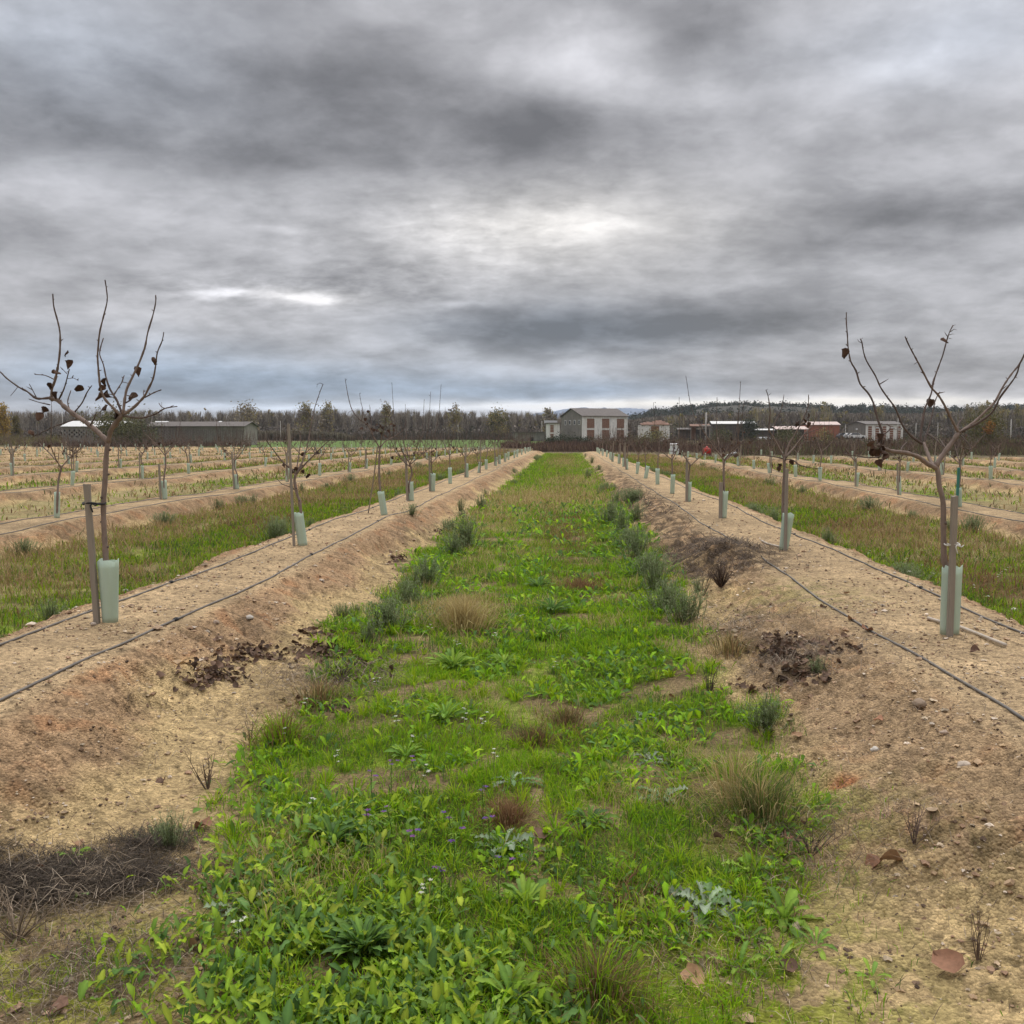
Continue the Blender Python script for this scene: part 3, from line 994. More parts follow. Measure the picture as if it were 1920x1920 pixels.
R2B = [(([(1470, 860), (1467, 852), (1450, 820), (1442, 807), (1443, 788), (1444, 770), (1440, 742), (1436, 731)], 0, -.15, .014, .0035), [([(1436, 732), (1440, 729)], -.15, -.15, .003, .001), ([(1450, 818), (1452, 797), (1465, 767), (1470, 740)], -.05, .2, .007, .003)]),
       (([(1469, 860), (1455, 857), (1440, 855), (1420, 852), (1400, 846)], 0, -.35, .008, .003), []),
       (([(1471, 858), (1480, 832), (1489, 817), (1505, 787), (1515, 762), (1516, 740)], 0, .1, .013, .0035), [([(1489, 817), (1484, 800), (1475, 780)], .05, .2, .005, .002), ([(1513, 768), (1519, 758), (1524, 756)], .08, .1, .003, .0015)]),
       (([(1472, 858), (1490, 838), (1507, 815), (1525, 795), (1532, 772)], 0, .3, .012, .0035), [([(1507, 815), (1530, 806), (1548, 800)], .15, .3, .005, .002)]),
       (([(1472, 862), (1485, 862), (1500, 872), (1520, 877), (1540, 878)], 0, -.3, .008, .003), [])]
treeR2, bR2 = near_tree((1469, 1030), R2T, R2B, [(1490, 793, .05), (1510, 790, .1), (1486, 863, -.1), (1464, 873, 0), (1515, 775, .1), (1452, 872, -.1), (1462, 868, 0), (1493, 790, .1), (1508, 786, .08), (1478, 858, 0)], 'bare tree behind a stake and split guard, second on the right mound', .023)
FIXED = {(True, 1): b2, (True, 2): b3, (False, 1): bR2}


# ------------------------------------------------------------------ tree guards, stakes
def guard_mesh(name, w0, w1, d0, d1, h, split=False, seed=0):
    """a thin walled plastic sleeve pressed oval, with fold ridges and a wavy rim"""
    rng = np.random.default_rng(seed)
    n, rows = 26, 9
    th = np.linspace(0, 2 * np.pi, n, endpoint=False)
    V = []
    for lay, off in ((0, 0), (1, -.004)):
        for i in range(rows):
            f = i / (rows - 1)
            e = 1 + .035 * np.cos(th * 6 + .4) + .03 * np.sin(th * 2 + f * 1.5)
            a = (w1 * (1 - f) + w0 * f) / 2 * e + off
            b = (d1 * (1 - f) + d0 * f) / 2 * e + off
            z = h * f + (f > .99) * (.008 * np.sin(th * 3 + seed) + .006 * np.cos(th * 5))
            V.append(np.stack([a * np.cos(th), b * np.sin(th), z + 0 * th], 1))
    V = np.concatenate(V)
    i = np.arange(rows - 1)[:, None]
    j = np.arange(n)[None, :]
    F = np.stack([i * n + j, i * n + (j + 1) % n, (i + 1) * n + (j + 1) % n, (i + 1) * n + j], -1).reshape(-1, 4)
    N = rows * n
    jj = np.arange(n)
    o = (rows - 1) * n
    top = np.stack([o + jj, o + (jj + 1) % n, N + o + (jj + 1) % n, N + o + jj], -1)
    bot = np.stack([(jj + 1) % n, jj, N + jj, N + (jj + 1) % n], -1)
    mb = MB()
    mb.add(V, [F, F[:, ::-1] + N, top, bot])
    return mb


def stake_mesh(w, h, lean=0.0, seed=0):
    """a sawn wooden stake, edges worn, top split by the hammer"""
    rng = np.random.default_rng(seed)
    zs = np.concatenate([[-.08], np.linspace(0, h, 9)])
    V, rows = [], []
    q = np.array([(-1, -.82), (-.82, -1), (.82, -1), (1, -.82), (1, .82), (.82, 1), (-.82, 1), (-1, .82)]) * w / 2
    for i, z in enumerate(zs):
        k = 1 + rng.normal(0, .025, (8, 1)) + (.06 if i == len(zs) - 1 else 0)
        zz = z + (rng.normal(0, .006, 8) if i == len(zs) - 1 else 0)
        V.append(np.column_stack([q * k + [lean * z, 0], np.broadcast_to(zz, 8)]))
    V = np.concatenate(V)
    i = np.arange(len(zs) - 1)[:, None]
    j = np.arange(8)[None, :]
    F = np.stack([i * 8 + j, i * 8 + (j + 1) % 8, (i + 1) * 8 + (j + 1) % 8, (i + 1) * 8 + j], -1).reshape(-1, 4)
    m = len(V)
    V = np.vstack([V, V[-8:].mean(0) + [0, 0, .004]])
    o = (len(zs) - 1) * 8
    jj = np.arange(8)
    mb = MB()
    mb.add(V, [F, np.stack([o + jj, o + (jj + 1) % 8, np.full(8, m)], -1)])
    return mb


def tie(name, c, rx, ry, label, m, r=.006, cat='tie'):
    th = np.linspace(0, 2 * np.pi, 25)
    P = np.stack([rx * np.cos(th), ry * np.sin(th), .006 * np.sin(3 * th)], 1)
    mb = MB()
    V, F = tube_geo(P, r, 6)
    mb.add(V, F)
    for s in (-1, 1):       # the loose ends of the knot
        V, F = tube_geo(spline([(0.01, -ry, 0), (.02 + .02 * s, -ry - .012, -.012), (.035 + .02 * s, -ry - .01, -.03 + .03 * s)], .01)[0], r * .8, 5)
        mb.add(V, F)
    o = mb.build(name, m, smooth=True)
    o.location = c
    return tag(o, label, cat)


g0 = guard_mesh('tree_guard', .15, .112, .11, .10, .485, seed=1).build('tree_guard', M['guard'], smooth=True)
g0.location = (bl[0] + .008, bl[1] + .0, bl[2] - .015)
g0.rotation_euler = (0, R(-.5), R(10))
tag(g0, 'wide pale green guard round the nearest tree on the left, its rim wavy', 'tree guard', 'pale green tree guards')
s0 = stake_mesh(.041, 1.04, -.045, 3).build('wooden_stake', M['stake'])
s0.location = (bl[0] - .076, bl[1] - .04, bl[2])
tag(s0, 'short weathered stake tied with black rubber to the nearest left tree', 'stake', 'wooden stakes')
tie('tree_tie', (bl[0] - .085, bl[1] - .01, bl[2] + .90), .085, .05, 'black rubber tie joining the nearest left trunk to its stake', M['black'], .008)

g1 = guard_mesh('tree_guard', .128, .125, .105, .10, .50, seed=2).build('tree_guard', M['guard'], smooth=True)
g1.location = (br[0] + .012, br[1] + .0, br[2] - .015)
g1.rotation_euler = (0, R(.5), R(-20))
tag(g1, 'pale green guard split by a stake, nearest on the right mound', 'tree guard', 'pale green tree guards')
s1 = stake_mesh(.040, .99, .004, 5).build('wooden_stake', M['stake'])
s1.location = (br[0] - .012, br[1] - .07, br[2])
tag(s1, 'square stake with a white cord, standing before the nearest right tree', 'stake', 'wooden stakes')
tie('tree_tie', (br[0] + .0, br[1] - .025, br[2] + .645), .052, .062, 'white cord knotted round the nearest right stake and trunk', M['twine'], .005)


# ------------------------------------------------------------------ tree kinds for the rest of the orchard
def gen_tree(seed, lod, tall=0.0):
    """vase shaped young tree; lod 0 = parts for each branch, 1 = trunk and crown, 2 = one mesh"""
    rng = np.random.default_rng(seed)
    sd, st = ((7, .03), (5, .06), (4, .12))[lod]
    ht = rng.uniform(.78, 1.02)
    bend = rng.normal(0, .035, 2)
    trunk = MB()
    top = np.array([bend[0], bend[1], ht])
    k2 = 1 + (.25, .5, 1.1)[lod]
    limb(trunk, [(0, 0, -.06), (bend[0] * -.3, bend[1] * .5, ht * .4), (bend[0] * .9, bend[1] * .2, ht * .75), top], .022, .018, sd + 2, st, BARK, BARK, .07, rng, False)
    out = []
    lf = MB()
    ns = rng.integers(3, 6)
    a0 = rng.uniform(0, 6.28)
    zt = -.02
    for s in range(ns):
        mb = MB()
        a = a0 + s * 6.28 / ns + rng.normal(0, .25)
        d = np.array([math.cos(a), math.sin(a), 0])
        l = rng.uniform(.28, .5)
        st0 = top + np.array([0, 0, -.03 * s * .6])
        e1 = st0 + d * l * .5 + np.array([0, 0, l * rng.uniform(.35, .6)])
        e2 = e1 + d * l * .5 + np.array([0, 0, l * rng.uniform(.4, .7)])
        P = limb(mb, [st0, e1, e2], .0125, .008, sd, st, BARK, np.array(BARK) * .75, .1, rng, False)
        nw = rng.integers(2, 4)
        for w in range(nw):
            h = rng.uniform(.22, .55) + (tall * rng.uniform(.3, 1) if rng.random() < .45 else 0)
            d2 = d * rng.uniform(.1, .5) + np.array([rng.normal(0, .25), rng.normal(0, .25), 0])
            q = e2 if w == 0 else P[int(len(P) * (.6 if w == 1 else .35))]
            m1 = q + d2 * h * .35 + np.array([0, 0, h * .45])
            m2 = q + d2 * h * .5 + np.array([0, 0, h])
            limb(mb, [q, m1, m2], .0068 * (1 + .12 * lod), .0028 * k2, max(3, sd - 1), st, np.array(BARK) * .75, TWIG, .15, rng, lod == 0)
        for w in range(rng.integers(5, 10)):
            q = P[rng.integers(len(P) // 3, len(P))]
            v = np.array([rng.normal(0, 1), rng.normal(0, 1), rng.uniform(-.2, 1)])
            v = v / np.linalg.norm(v) * rng.uniform(.08, .30)
            limb(mb, [q, q + v * .5 + [0, 0, .01], q + v], .0042 * k2, .002 * k2, max(3, sd - 2), st, TWIG, TWIG, .15, rng, lod == 0)
            if rng.random() < .3 and lod < 2:
                curl_leaf(lf, q + v * .8, rng.uniform(.04, .07), rng)
        out.append(mb)
    return trunk, out, (lf if lf.n else None)


def make_tree(seed, lod, tall):
    trunk, brs, lf = gen_tree(seed, lod, tall)
    if lod == 2:
        mb = trunk
        for b in brs:
            for v, c in zip(b.v, b.c):
                pass
            off = mb.n
            for f, fm in zip(b.f, b.fm):
                mb.f.append(f + off)
                mb.fm.append(fm)
            mb.v += b.v
            mb.c += b.c
            mb.n += b.n
        return mb.build('fruit_tree', M['bark2'], smooth=True)
    root = empty('fruit_tree', (0, 0, 0))
    kids(root, trunk.build('trunk', M['bark2'], root, smooth=True))
    if lod == 0:
        for b in brs:
            kids(root, b.build('branch', M['bark2'], root, smooth=True))
    else:
        mb = MB()
        for b in brs:
            off = mb.n
            for f, fm in zip(b.f, b.fm):
                mb.f.append(f + off)
                mb.fm.append(fm)
            mb.v += b.v
            mb.c += b.c
            mb.n += b.n
        kids(root, mb.build('crown', M['bark2'], root, smooth=True))
    if lf:
        kids(root, lf.build('withered_leaves', M['litter'], root, smooth=True))
    return root


PROTO = {}


def get_tree(seed, lod, tall):
    k = (seed, lod)
    if k not in PROTO:
        PROTO[k] = make_tree(seed, lod, tall)
        return PROTO[k]
    return copy_tree(PROTO[k])


GP = [guard_mesh('tree_guard', w0, w1, .095, .085, h, seed=10 + i) for i, (w0, w1, h) in enumerate([(.125, .115, .49), (.135, .105, .47), (.11, .11, .5), (.12, .12, .44)])]
GP_O = [None] * 4
GREENSTAKE = None
ORD = ['nearest', 'second', 'third', 'fourth', 'fifth', 'sixth', 'seventh', 'eighth', 'ninth', 'tenth', 'eleventh', 'twelfth']
ROWN = {0: 'row by the strip', 1: 'second row out', 2: 'third row out', 3: 'fourth row out', 4: 'fifth row out'}
SIDE = {True: 'left', False: 'right'}
LEANS = {(True, 1): (R(-7), 0), (True, 2): (R(-8), R(2)), (True, 3): (R(-2), 0)}
STK = {(True, 1): (-.10, -.03, 1.56, -.03, .03), (True, 2): None, (True, 3): (-.075, -.02, .95, -.03, .05), (False, 1): (0.0, -.075, 1.0, .0, .036), (False, 2): (-.06, -.02, .62, .0, .06), (False, 3): (-.04, -.03, .9, 0, .05), (False, 4): None}
NT = 0
TREES = []
for left in (True, False):
    for k in range((NL if left else NR) + 1):
        X = XL - SP * k if left else XR + SP * k
        if k == 0:
            ys = ([13.5, 18.4, 22.4, 26.5, 30.6] if left else [12.95, 18.1, 22.0, 25.7, 30.4])
            ys = ys + list(np.arange(ys[-1] + 4.4, 101 if left else 97, 4.45))
        else:
            st = {(True, 1): 19.0, (False, 1): 23.0}.get((left, k), 8 + (k * 1.7) % 4.6)
            ys = list(np.arange(st, float(yend(np.array(X))) - 1, 5.0 if left else 4.2))
        vis = 0
        for n, y in enumerate(ys):
            y = y + (RNG.normal(0, .22) if not (k == 0 and n < 5) else 0)
            x = X + RNG.normal(0, .06)
            px, py = project((x, y, .4))
            if px < -25 or px > 1945:
                continue
            vis += 1
            TREES.append((left, k, vis + (1 if k == 0 else 0), x, y))
SPECIAL = {}
for (left, k, n, x, y) in TREES:
    key = (left, n - 1) if k == 0 else None
    if key in FIXED:
        x, y = FIXED[key][0], FIXED[key][1]
    z = float(gz(x, y))
    lod = 0 if y < 27 else (1 if y < 52 else 2)
    seed = int(RNG.integers(0, 7 if lod == 0 else 9))
    if k == 0 and n <= 5:
        seed = 20 + n + (10 if left else 0)
    tall = .9 if (k == 0 and n <= 6) else .45
    t = None
    if key not in FIXED:
        t = get_tree(seed, lod, tall)
        t.location = (x, y, z)
        t.rotation_euler = (0, 0, RNG.uniform(0, 6.28))
        s = RNG.uniform(.86, 1.12)
        t.scale = (s, s, s)
    rn = ROWN.get(k, 'far rows')
    sd = SIDE[left]
    if k <= 4 and n <= 12:
        lb = lambda what, adj: '%s %s, %s in the %s on the %s' % (adj, what, ORD[n - 1], rn, sd)
    elif k <= 4:
        lb = lambda what, adj: 'tiny %s %s far down the %s on the %s' % (adj, what, rn, sd)
    else:
        lb = lambda what, adj: 'tiny %s %s, one of the %s beyond the fifth row %s' % (adj, what, what + 's', sd)
    if t:
        tag(t, lb('fruit tree', 'bare'), 'tree', 'young fruit trees')
    gi = int(RNG.integers(0, 4))
    if GP_O[gi] is None:
        g = GP_O[gi] = GP[gi].build('tree_guard', M['guard'], smooth=True)
    else:
        g = GP_O[gi].copy()
        COL.objects.link(g)
    g.location = (x, y, z - .02)
    lean = LEANS.get(key, (RNG.normal(0, R(3)), RNG.normal(0, R(3))))
    g.rotation_euler = (lean[1], lean[0], RNG.uniform(-.5, .5))
    tag(g, lb('tree guard', 'pale green'), 'tree guard', 'pale green tree guards')
    sp_ = STK.get(key, 'r') if key else 'r'
    if sp_ == 'r':
        if y < 60 and RNG.random() < .55:
            sp_ = (RNG.uniform(-.085, -.05) * (1 if RNG.random() < .6 else -1), -.04, RNG.uniform(.8, 1.25), RNG.normal(0, .03), .042)
        else:
            sp_ = None
    if sp_:
        gk = (left, k, n) == (False, 1, 1)
        so_ = stake_mesh(sp_[4] if not gk else .05, sp_[2], sp_[3], n).build('wooden_stake' if not gk else 'plastic_stake', M['green_plastic'] if gk else M['stake'])
        so_.location = (x + sp_[0], y + sp_[1] - .03, z)
        tag(so_, lb('stake', 'weathered wooden') if not gk else 'dark green plastic stake beside the first tree of the second right row', 'stake', 'wooden stakes' if not gk else None)
# the leaning cane by the third tree on the left
mb = MB()
c0 = hit(690, 962)
V, F = tube_geo(spline([c0 - [0, 0, .03], (c0 + at(708, 838, 18.2)) / 2 + [.01, 0, 0], at(708, 838, 18.2)], .1)[0], .012, 6)
mb.add(V, F)
o = mb.build('prop_cane', M['stake'], smooth=True)
tag(o, 'thin cane leaning against the third tree of the left row', 'cane')

# ------------------------------------------------------------------ drip hoses
for left in (True, False):
    for k in range(5 if left else 4):
        X = XL - SP * k if left else XR + SP * k
        offs = ((-.40, 'far'), (.42, 'near')) if left else ((-.44, 'near'), (.62 if k == 0 else .48, 'far'))
        for off, side in offs:
            ye = float(yend(np.array(X))) - 1.5
            y = np.concatenate([np.arange(1.0 if k == 0 else 3, 40, .12), np.arange(40, ye, .5)])
            x = X + off + .03 * noise(y * .35, k * 3 + off, 201) + .012 * noise(y * 1.4, k * 3 + off, 202)
            z = gz(x, y)
            ker = np.ones(5) / 5
            z = np.convolve(np.pad(z, 2, 'edge'), ker, 'valid')
            rr = .0095
            z = z + rr * .65
            if k == 0 and not left and side == 'near':
                z = z - .13 * np.exp(-((y - _h1[1] - .1) / .45) ** 2)
            mb = MB()
            V, F = tube_geo(np.stack([x, y, z], 1), rr, 8)
            mb.add(V, F)
            o = mb.build('drip_hose', M['hose'], smooth=True)
            tag(o, 'drip hose on the %s edge of the %s on the %s' % ('inner' if side == 'near' else 'outer', 'mound by the strip' if k == 0 else ROWN[k], SIDE[left]), 'hose', 'drip hoses along the mounds')
            if k == 0:
                for i, q in enumerate(np.arange(2.5 + (0.9 if side == 'near' else 2.1), 26, 4.3 if side == 'near' else 5.2)):
                    j = int(np.argmin(abs(y - q)))
                    mb = MB()
                    T = np.array([x[j + 1] - x[j - 1], y[j + 1] - y[j - 1], z[j + 1] - z[j - 1]])
                    T /= np.linalg.norm(T)
                    c = np.array([x[j], y[j], z[j]])
                    V, F = tube_geo(np.array([c - T * .035, c - T * .03, c - T * .008, c - T * .006, c + T * .006, c + T * .008, c + T * .03, c + T * .035]), np.array([.011, .016, .016, .02, .02, .016, .016, .011]), 10)
                    mb.add(V, F)
                    kk = mb.build('connector', M['black'], o, smooth=True)
# short pale pipe at the right tree
mb = MB()
pp = []
for q in [(1740, 1163), (1770, 1172), (1800, 1180), (1840, 1196), (1885, 1214)]:
    h_ = hit(*q)
    pp.append(h_ + [0, 0, .018])
V, F = tube_geo(spline(pp, .04)[0], .013, 8)
mb.add(V, F)
tag(mb.build('loose_pipe', M['pipe'], smooth=True), 'short pale pipe lying across the foot of the nearest right tree', 'pipe')
mb = MB()
pp = [hit(*q) + [0, 0, .018] for q in [(1428, 1016), (1440, 1022), (1462, 1028)]]
V, F = tube_geo(spline(pp, .04)[0], .013, 8)
mb.add(V, F)
tag(mb.build('loose_pipe', M['pipe'], smooth=True), 'short pipe stub at the foot of the second tree on the right', 'pipe')
# ------------------------------------------------------------------ grass and weeds
def scatter(n, x0, x1, y0, y1, dens, logy=True):
    """random ground points, denser where dens(x, y) is high; spread evenly in the logarithm of distance if logy"""
    x = RNG.uniform(x0, x1, n)
    y = np.exp(RNG.uniform(math.log(y0), math.log(y1), n)) if logy else RNG.uniform(y0, y1, n)
    k = RNG.random(n) < dens(x, y)
    x, y = x[k], y[k]
    a = (960 - 1010) / FPX
    ang = x / y
    k = (ang > -.70) & (ang < .60)
    return x[k], y[k]


def pal(n, cols, jit=.15):
    c = np.array(cols)[RNG.integers(0, len(cols), n)]
    return c * (1 + RNG.normal(0, jit, (n, 1)).clip(-.45, .6))


GREENS = [(.21, .39, .012), (.26, .43, .014), (.15, .29, .012), (.30, .41, .02), (.18, .35, .018)]
DARKG = [(.10, .19, .03), (.13, .23, .03), (.085, .155, .04)]
STRAW = [(.46, .36, .16), (.38, .29, .12), (.50, .41, .20), (.32, .24, .10)]
REDS = [(.22, .12, .06), (.27, .17, .08), (.17, .09, .05), (.30, .20, .10)]
OLIVE = [(.13, .14, .05), (.10, .12, .04), (.16, .15, .06)]


def sward(mb_g, mb_d, x, y, size, width):
    """grass blades at the points: green, olive, straw or russet after the masks"""
    n = len(x)
    if not n:
        return
    z = gz(x, y)
    P = np.stack([x, y, z], 1)
    d = dry_mask(x, y)
    r = red_mask(x, y)
    u = RNG.random(n)
    inner = (x > XL) & (x < XR)
    straw = u < d * np.where(inner, .8, .5)
    red = (~straw) & (RNG.random(n) < r * .8)
    dead = (~straw) & (~red) & (RNG.random(n) < np.where(inner, .06, .20))
    clump = fbm(x * 2.3, y * 2.3, 2, 301)
    tone = noise(x * .9, y * .9, 305)
    L = size * (1 + .45 * clump + RNG.normal(0, .25, n)).clip(.3, 2.4)
    L = L * np.where(straw, 1.75, np.where(red, 1.25, 1))
    az = RNG.uniform(0, 6.28, n)
    lean = np.abs(RNG.normal(.55, .3, n)).clip(0, 1.25)
    col = pal(n, GREENS)
    dk = RNG.random(n) < np.clip(.25 - .5 * tone, .03, .6)
    col[dk] = pal(int(dk.sum()), DARKG)
    col[straw] = pal(int(straw.sum()), STRAW)
    col[~inner] *= np.array([.9, .82, .9])
    col[straw & ~inner] *= .85
    col[red] = pal(int(red.sum()), REDS)
    col[dead] = pal(int(dead.sum()), STRAW[1:2] + REDS + OLIVE + OLIVE)
    W = width * RNG.uniform(.6, 1.3, n) * np.where(straw, .75, 1)
    g = ~(straw | red | dead)
    droop = RNG.uniform(.2, 1.0, n)
    blades(mb_g, P[g], az[g], L[g], W[g], lean[g], col[g], droop[g])
    g = ~g
    blades(mb_d, P[g], az[g], L[g], W[g], lean[g], col[g], droop[g])


mg, md = MB(), MB()
thin = lambda x, y: .12 + .88 * sst(-.45, .15, fbm(x * 1.9, y * 1.9, 3, 311))
GM = lambda x, y: green_mask(x, y) * thin(x, y) * (1 - .9 * np.clip(1.6 * (patch(x, y, 1322, 1705, 95, 40) + patch(x, y, 1003, 1600, 14, 60) + patch(x, y, 1008, 1490, 14, 30)), 0, 1)) * (1 - .85 * sst(.22, .42, fbm(x * 1.5, y * 1.5, 3, 317)))
x, y = scatter(190000, -2.4, 1.6, 2.55, 8, GM)
sward(mg, md, x, y, .062, .0035)
x, y = scatter(150000, -2.4, 1.6, 8, 20, GM)
sward(mg, md, x, y, .085, .0065)
x, y = scatter(110000, -2.4, 1.6, 20, 102, GM)
sward(mg, md, x, y, .13, .016)
# sparse blades on the mossy fringe at the bottom of the picture
fr = lambda x, y: np.clip(patch(x, y, 1330, 1780, 260, 170) + patch(x, y, 1250, 1900, 330, 120) + patch(x, y, 150, 1830, 230, 100) + .6 * patch(x, y, 1480, 1560, 150, 70), 0, 1) * sst(-.2, .3, fbm(x * 4, y * 4, 2, 313)) * .55
x, y = scatter(60000, -2.4, 1.7, 2.55, 6, fr)
sward(mg, md, x, y, .045, .003)
# side strips
for n, (x0, x1, y0, y1) in [(130000, (-9.5, -4.4, 6.5, 45)), (120000, (3.6, 8.6, 7, 45)), (70000, (-9.5, -4.4, 45, 140)), (50000, (3.6, 8.6, 45, 95))]:
    x, y = scatter(n, x0, x1, y0, y1, lambda x, y: green_mask(x, y) * (.15 + .85 * thin(x, y)))
    sward(mg, md, x, y, np.interp(y, [6, 20, 60, 140], [.085, .12, .16, .2]), np.interp(y, [6, 20, 60, 140], [.006, .014, .03, .06]))
x = RNG.uniform(-80, 50, 420000)
y = np.sqrt(RNG.uniform(12 ** 2, 141 ** 2, 420000)) * RNG.uniform(.45, 1, 420000)
k = ((x < -9.6) | (x > 8.6)) & (x / y > -.6) & (x / y < .49)
x, y = x[k], y[k]
k = RNG.random(len(x)) < green_mask(x, y) * (.2 + .8 * thin(x, y)) * .75
x, y = x[k], y[k]
sward(mg, md, x, y, np.interp(y, [10, 40, 140], [.11, .15, .2]), np.interp(y, [10, 40, 140], [.02, .04, .09]))
# brighter tufts standing out of the short grass
x, y = scatter(1100, -2.2, 1.4, 2.6, 12, lambda x, y: green_mask(x, y) * (1 - dry_mask(x, y)) * .6)
for a, b in zip(x, y):
    m = int(RNG.integers(18, 42))
    r = np.abs(RNG.normal(0, .018, m))
    th = RNG.uniform(0, 6.28, m)
    qx, qy = a + r * np.cos(th), b + r * np.sin(th)
    H = RNG.uniform(.06, .13)
    blades(mg, np.stack([qx, qy, np.full(m, float(gz(a, b)))], 1), th + RNG.normal(0, .4, m), H * RNG.uniform(.6, 1.2, m), np.full(m, max(.003, .0011 * b)), RNG.uniform(.2, 1.15, m), pal(m, [GREENS[RNG.integers(0, 5)], GREENS[3]], .12), RNG.uniform(.2, 1.0, m))
# dark weeds along the foot of the outer mounds
x = RNG.uniform(-80, 50, 170000)
y = np.sqrt(RNG.uniform(8 ** 2, 141 ** 2, 170000)) * RNG.uniform(.4, 1, 170000)
X_, k_, l_ = row_of(x)
tt_ = mound_t(x, y)
k = (x / y > -.6) & (x / y < .49) & ((k_ > 0) | (x < XL) | (x > XR)) & (tt_ > .75) & (tt_ < 1.75) & (y > 7) & (field(x, y) > .5) & (RNG.random(len(x)) < sst(-.1, .5, fbm(x * .5, y * .3, 3, 331)))
x, y = x[k], y[k]
n = len(x)
blades(md, np.stack([x, y, gz(x, y)], 1), RNG.uniform(0, 6.28, n), np.interp(y, [8, 40, 140], [.14, .2, .28]) * RNG.uniform(.5, 1.3, n), np.interp(y, [8, 40, 140], [.008, .03, .08]), RNG.uniform(.1, 1.0, n), pal(n, [(.10, .12, .04), (.13, .10, .05), (.08, .10, .04), (.15, .13, .06), (.12, .15, .05)], .2), RNG.uniform(.1, .9, n))
go = mg.build('grass', M['grass'])
tag(go, 'fresh green grass growing in the strips between the mounds', 'grass', kind='stuff')
do = md.build('dry_grass', M['grass'])
tag(do, 'straw yellow and russet dry grass standing in the strips', 'grass', kind='stuff')

# --- clover-like and broad small leaves through the strip
mw = MB()
wd = lambda x, y: green_mask(x, y) * (1 - .85 * dry_mask(x, y)) * (1 - .8 * red_mask(x, y)) * sst(-.15, .35, fbm(x * 1.4, y * 1.4, 3, 321))
x, y = scatter(34000, -2.3, 1.5, 2.55, 26, wd)
n = len(x)
sc = np.interp(y, [2.5, 8, 26], [.028, .045, .10]) * RNG.uniform(.6, 1.5, n)
leaves(mw, np.stack([x, y, gz(x, y) + .25 * sc], 1), RNG.uniform(0, 6.28, n), sc * 1.5, sc * .75, RNG.uniform(.2, 1.2, n), RNG.uniform(.2, 1.2, n), pal(n, GREENS + DARKG + [(.10, .20, .05)], .2), seg=3, fold=.2)
# the lush dock patch at the photographer's feet
pd = lambda x, y: np.clip(patch(x, y, 640, 1830, 300, 110) + .9 * patch(x, y, 880, 1890, 180, 60) + .8 * patch(x, y, 560, 1700, 200, 60) + .35 * patch(x, y, 620, 1570, 190, 60), 0, 1)
x, y = scatter(17000, -1.5, .3, 2.4, 5.0, lambda x, y: pd(x, y) * sst(-.5, .0, fbm(x * 3, y * 3, 2, 325)))
n = len(x)
L = RNG.uniform(.028, .08, n)
leaves(mw, np.stack([x, y, gz(x, y) + RNG.uniform(0, .05, n)], 1), RNG.uniform(0, 6.28, n), L, L * RNG.uniform(.28, .42, n), RNG.uniform(.35, 1.45, n), RNG.uniform(.0, 1.3, n),
       pal(n, [(.22, .34, .03), (.28, .39, .03), (.15, .26, .035), (.10, .19, .05), (.33, .40, .04), (.17, .27, .06), (.24, .36, .035), (.12, .22, .06)], .2), seg=6, fold=.26, wave=.45, rib=1.35, prof=lambda s: np.sin(np.pi * np.clip(s * .97 + .03, 0, 1) ** .8) ** .85)
# finer cut leaves between them: chamomile and stork's-bill
x, y = scatter(22000, -1.9, 1.2, 2.4, 7.5, lambda x, y: np.clip(pd(x, y) + .5 * wd(x, y), 0, 1) * sst(-.2, .3, fbm(x * 2.6, y * 2.6, 2, 327)))
n = len(x)
L = RNG.uniform(.025, .065, n)
leaves(mw, np.stack([x, y, gz(x, y) + RNG.uniform(0, .03, n)], 1), RNG.uniform(0, 6.28, n), L, L * RNG.uniform(.3, .55, n), RNG.uniform(.1, 1.3, n), RNG.uniform(.2, 1.5, n), pal(n, GREENS + [(.13, .24, .05), (.30, .34, .07), (.16, .22, .08)], .2), seg=8, fold=.12, lobes=1, wave=.7, rib=1.1)
tag(mw.build('low_weeds', M['leaf'], smooth=True), 'low broad leaved weeds carpeting the green strip in the foreground', 'weeds', kind='stuff')


# --- plants one can point at
def rosette(name, px, py, nl, L, W, tilt, cols, label, cat='plant', group=None, lobes=False, seg=8, fold=.22, bend=(.6, 1.4), wave=.3, rib=1.4, inner=.35):
    b = hit(px, py)
    mb = MB()
    az = np.arange(nl) * 2.39996 + RNG.normal(0, .2, nl)
    f = np.linspace(0, 1, nl)
    ti = tilt[0] + (tilt[1] - tilt[0]) * f + RNG.normal(0, .1, nl)
    Ls = L * (1 - inner * f) * RNG.uniform(.8, 1.15, nl)
    P = np.stack([np.cos(az) * .012, np.sin(az) * .012, f * .02], 1)
    leaves(mb, P, az, Ls, W * Ls / L * RNG.uniform(.85, 1.15, nl), ti, RNG.uniform(*bend, nl), pal(nl, cols, .14), seg=seg, fold=fold, lobes=lobes, wave=wave, rib=rib)
    o = mb.build(name, M['leaf'], smooth=True)
    o.location = b + [0, 0, -.005]
    return tag(o, label, cat, group)


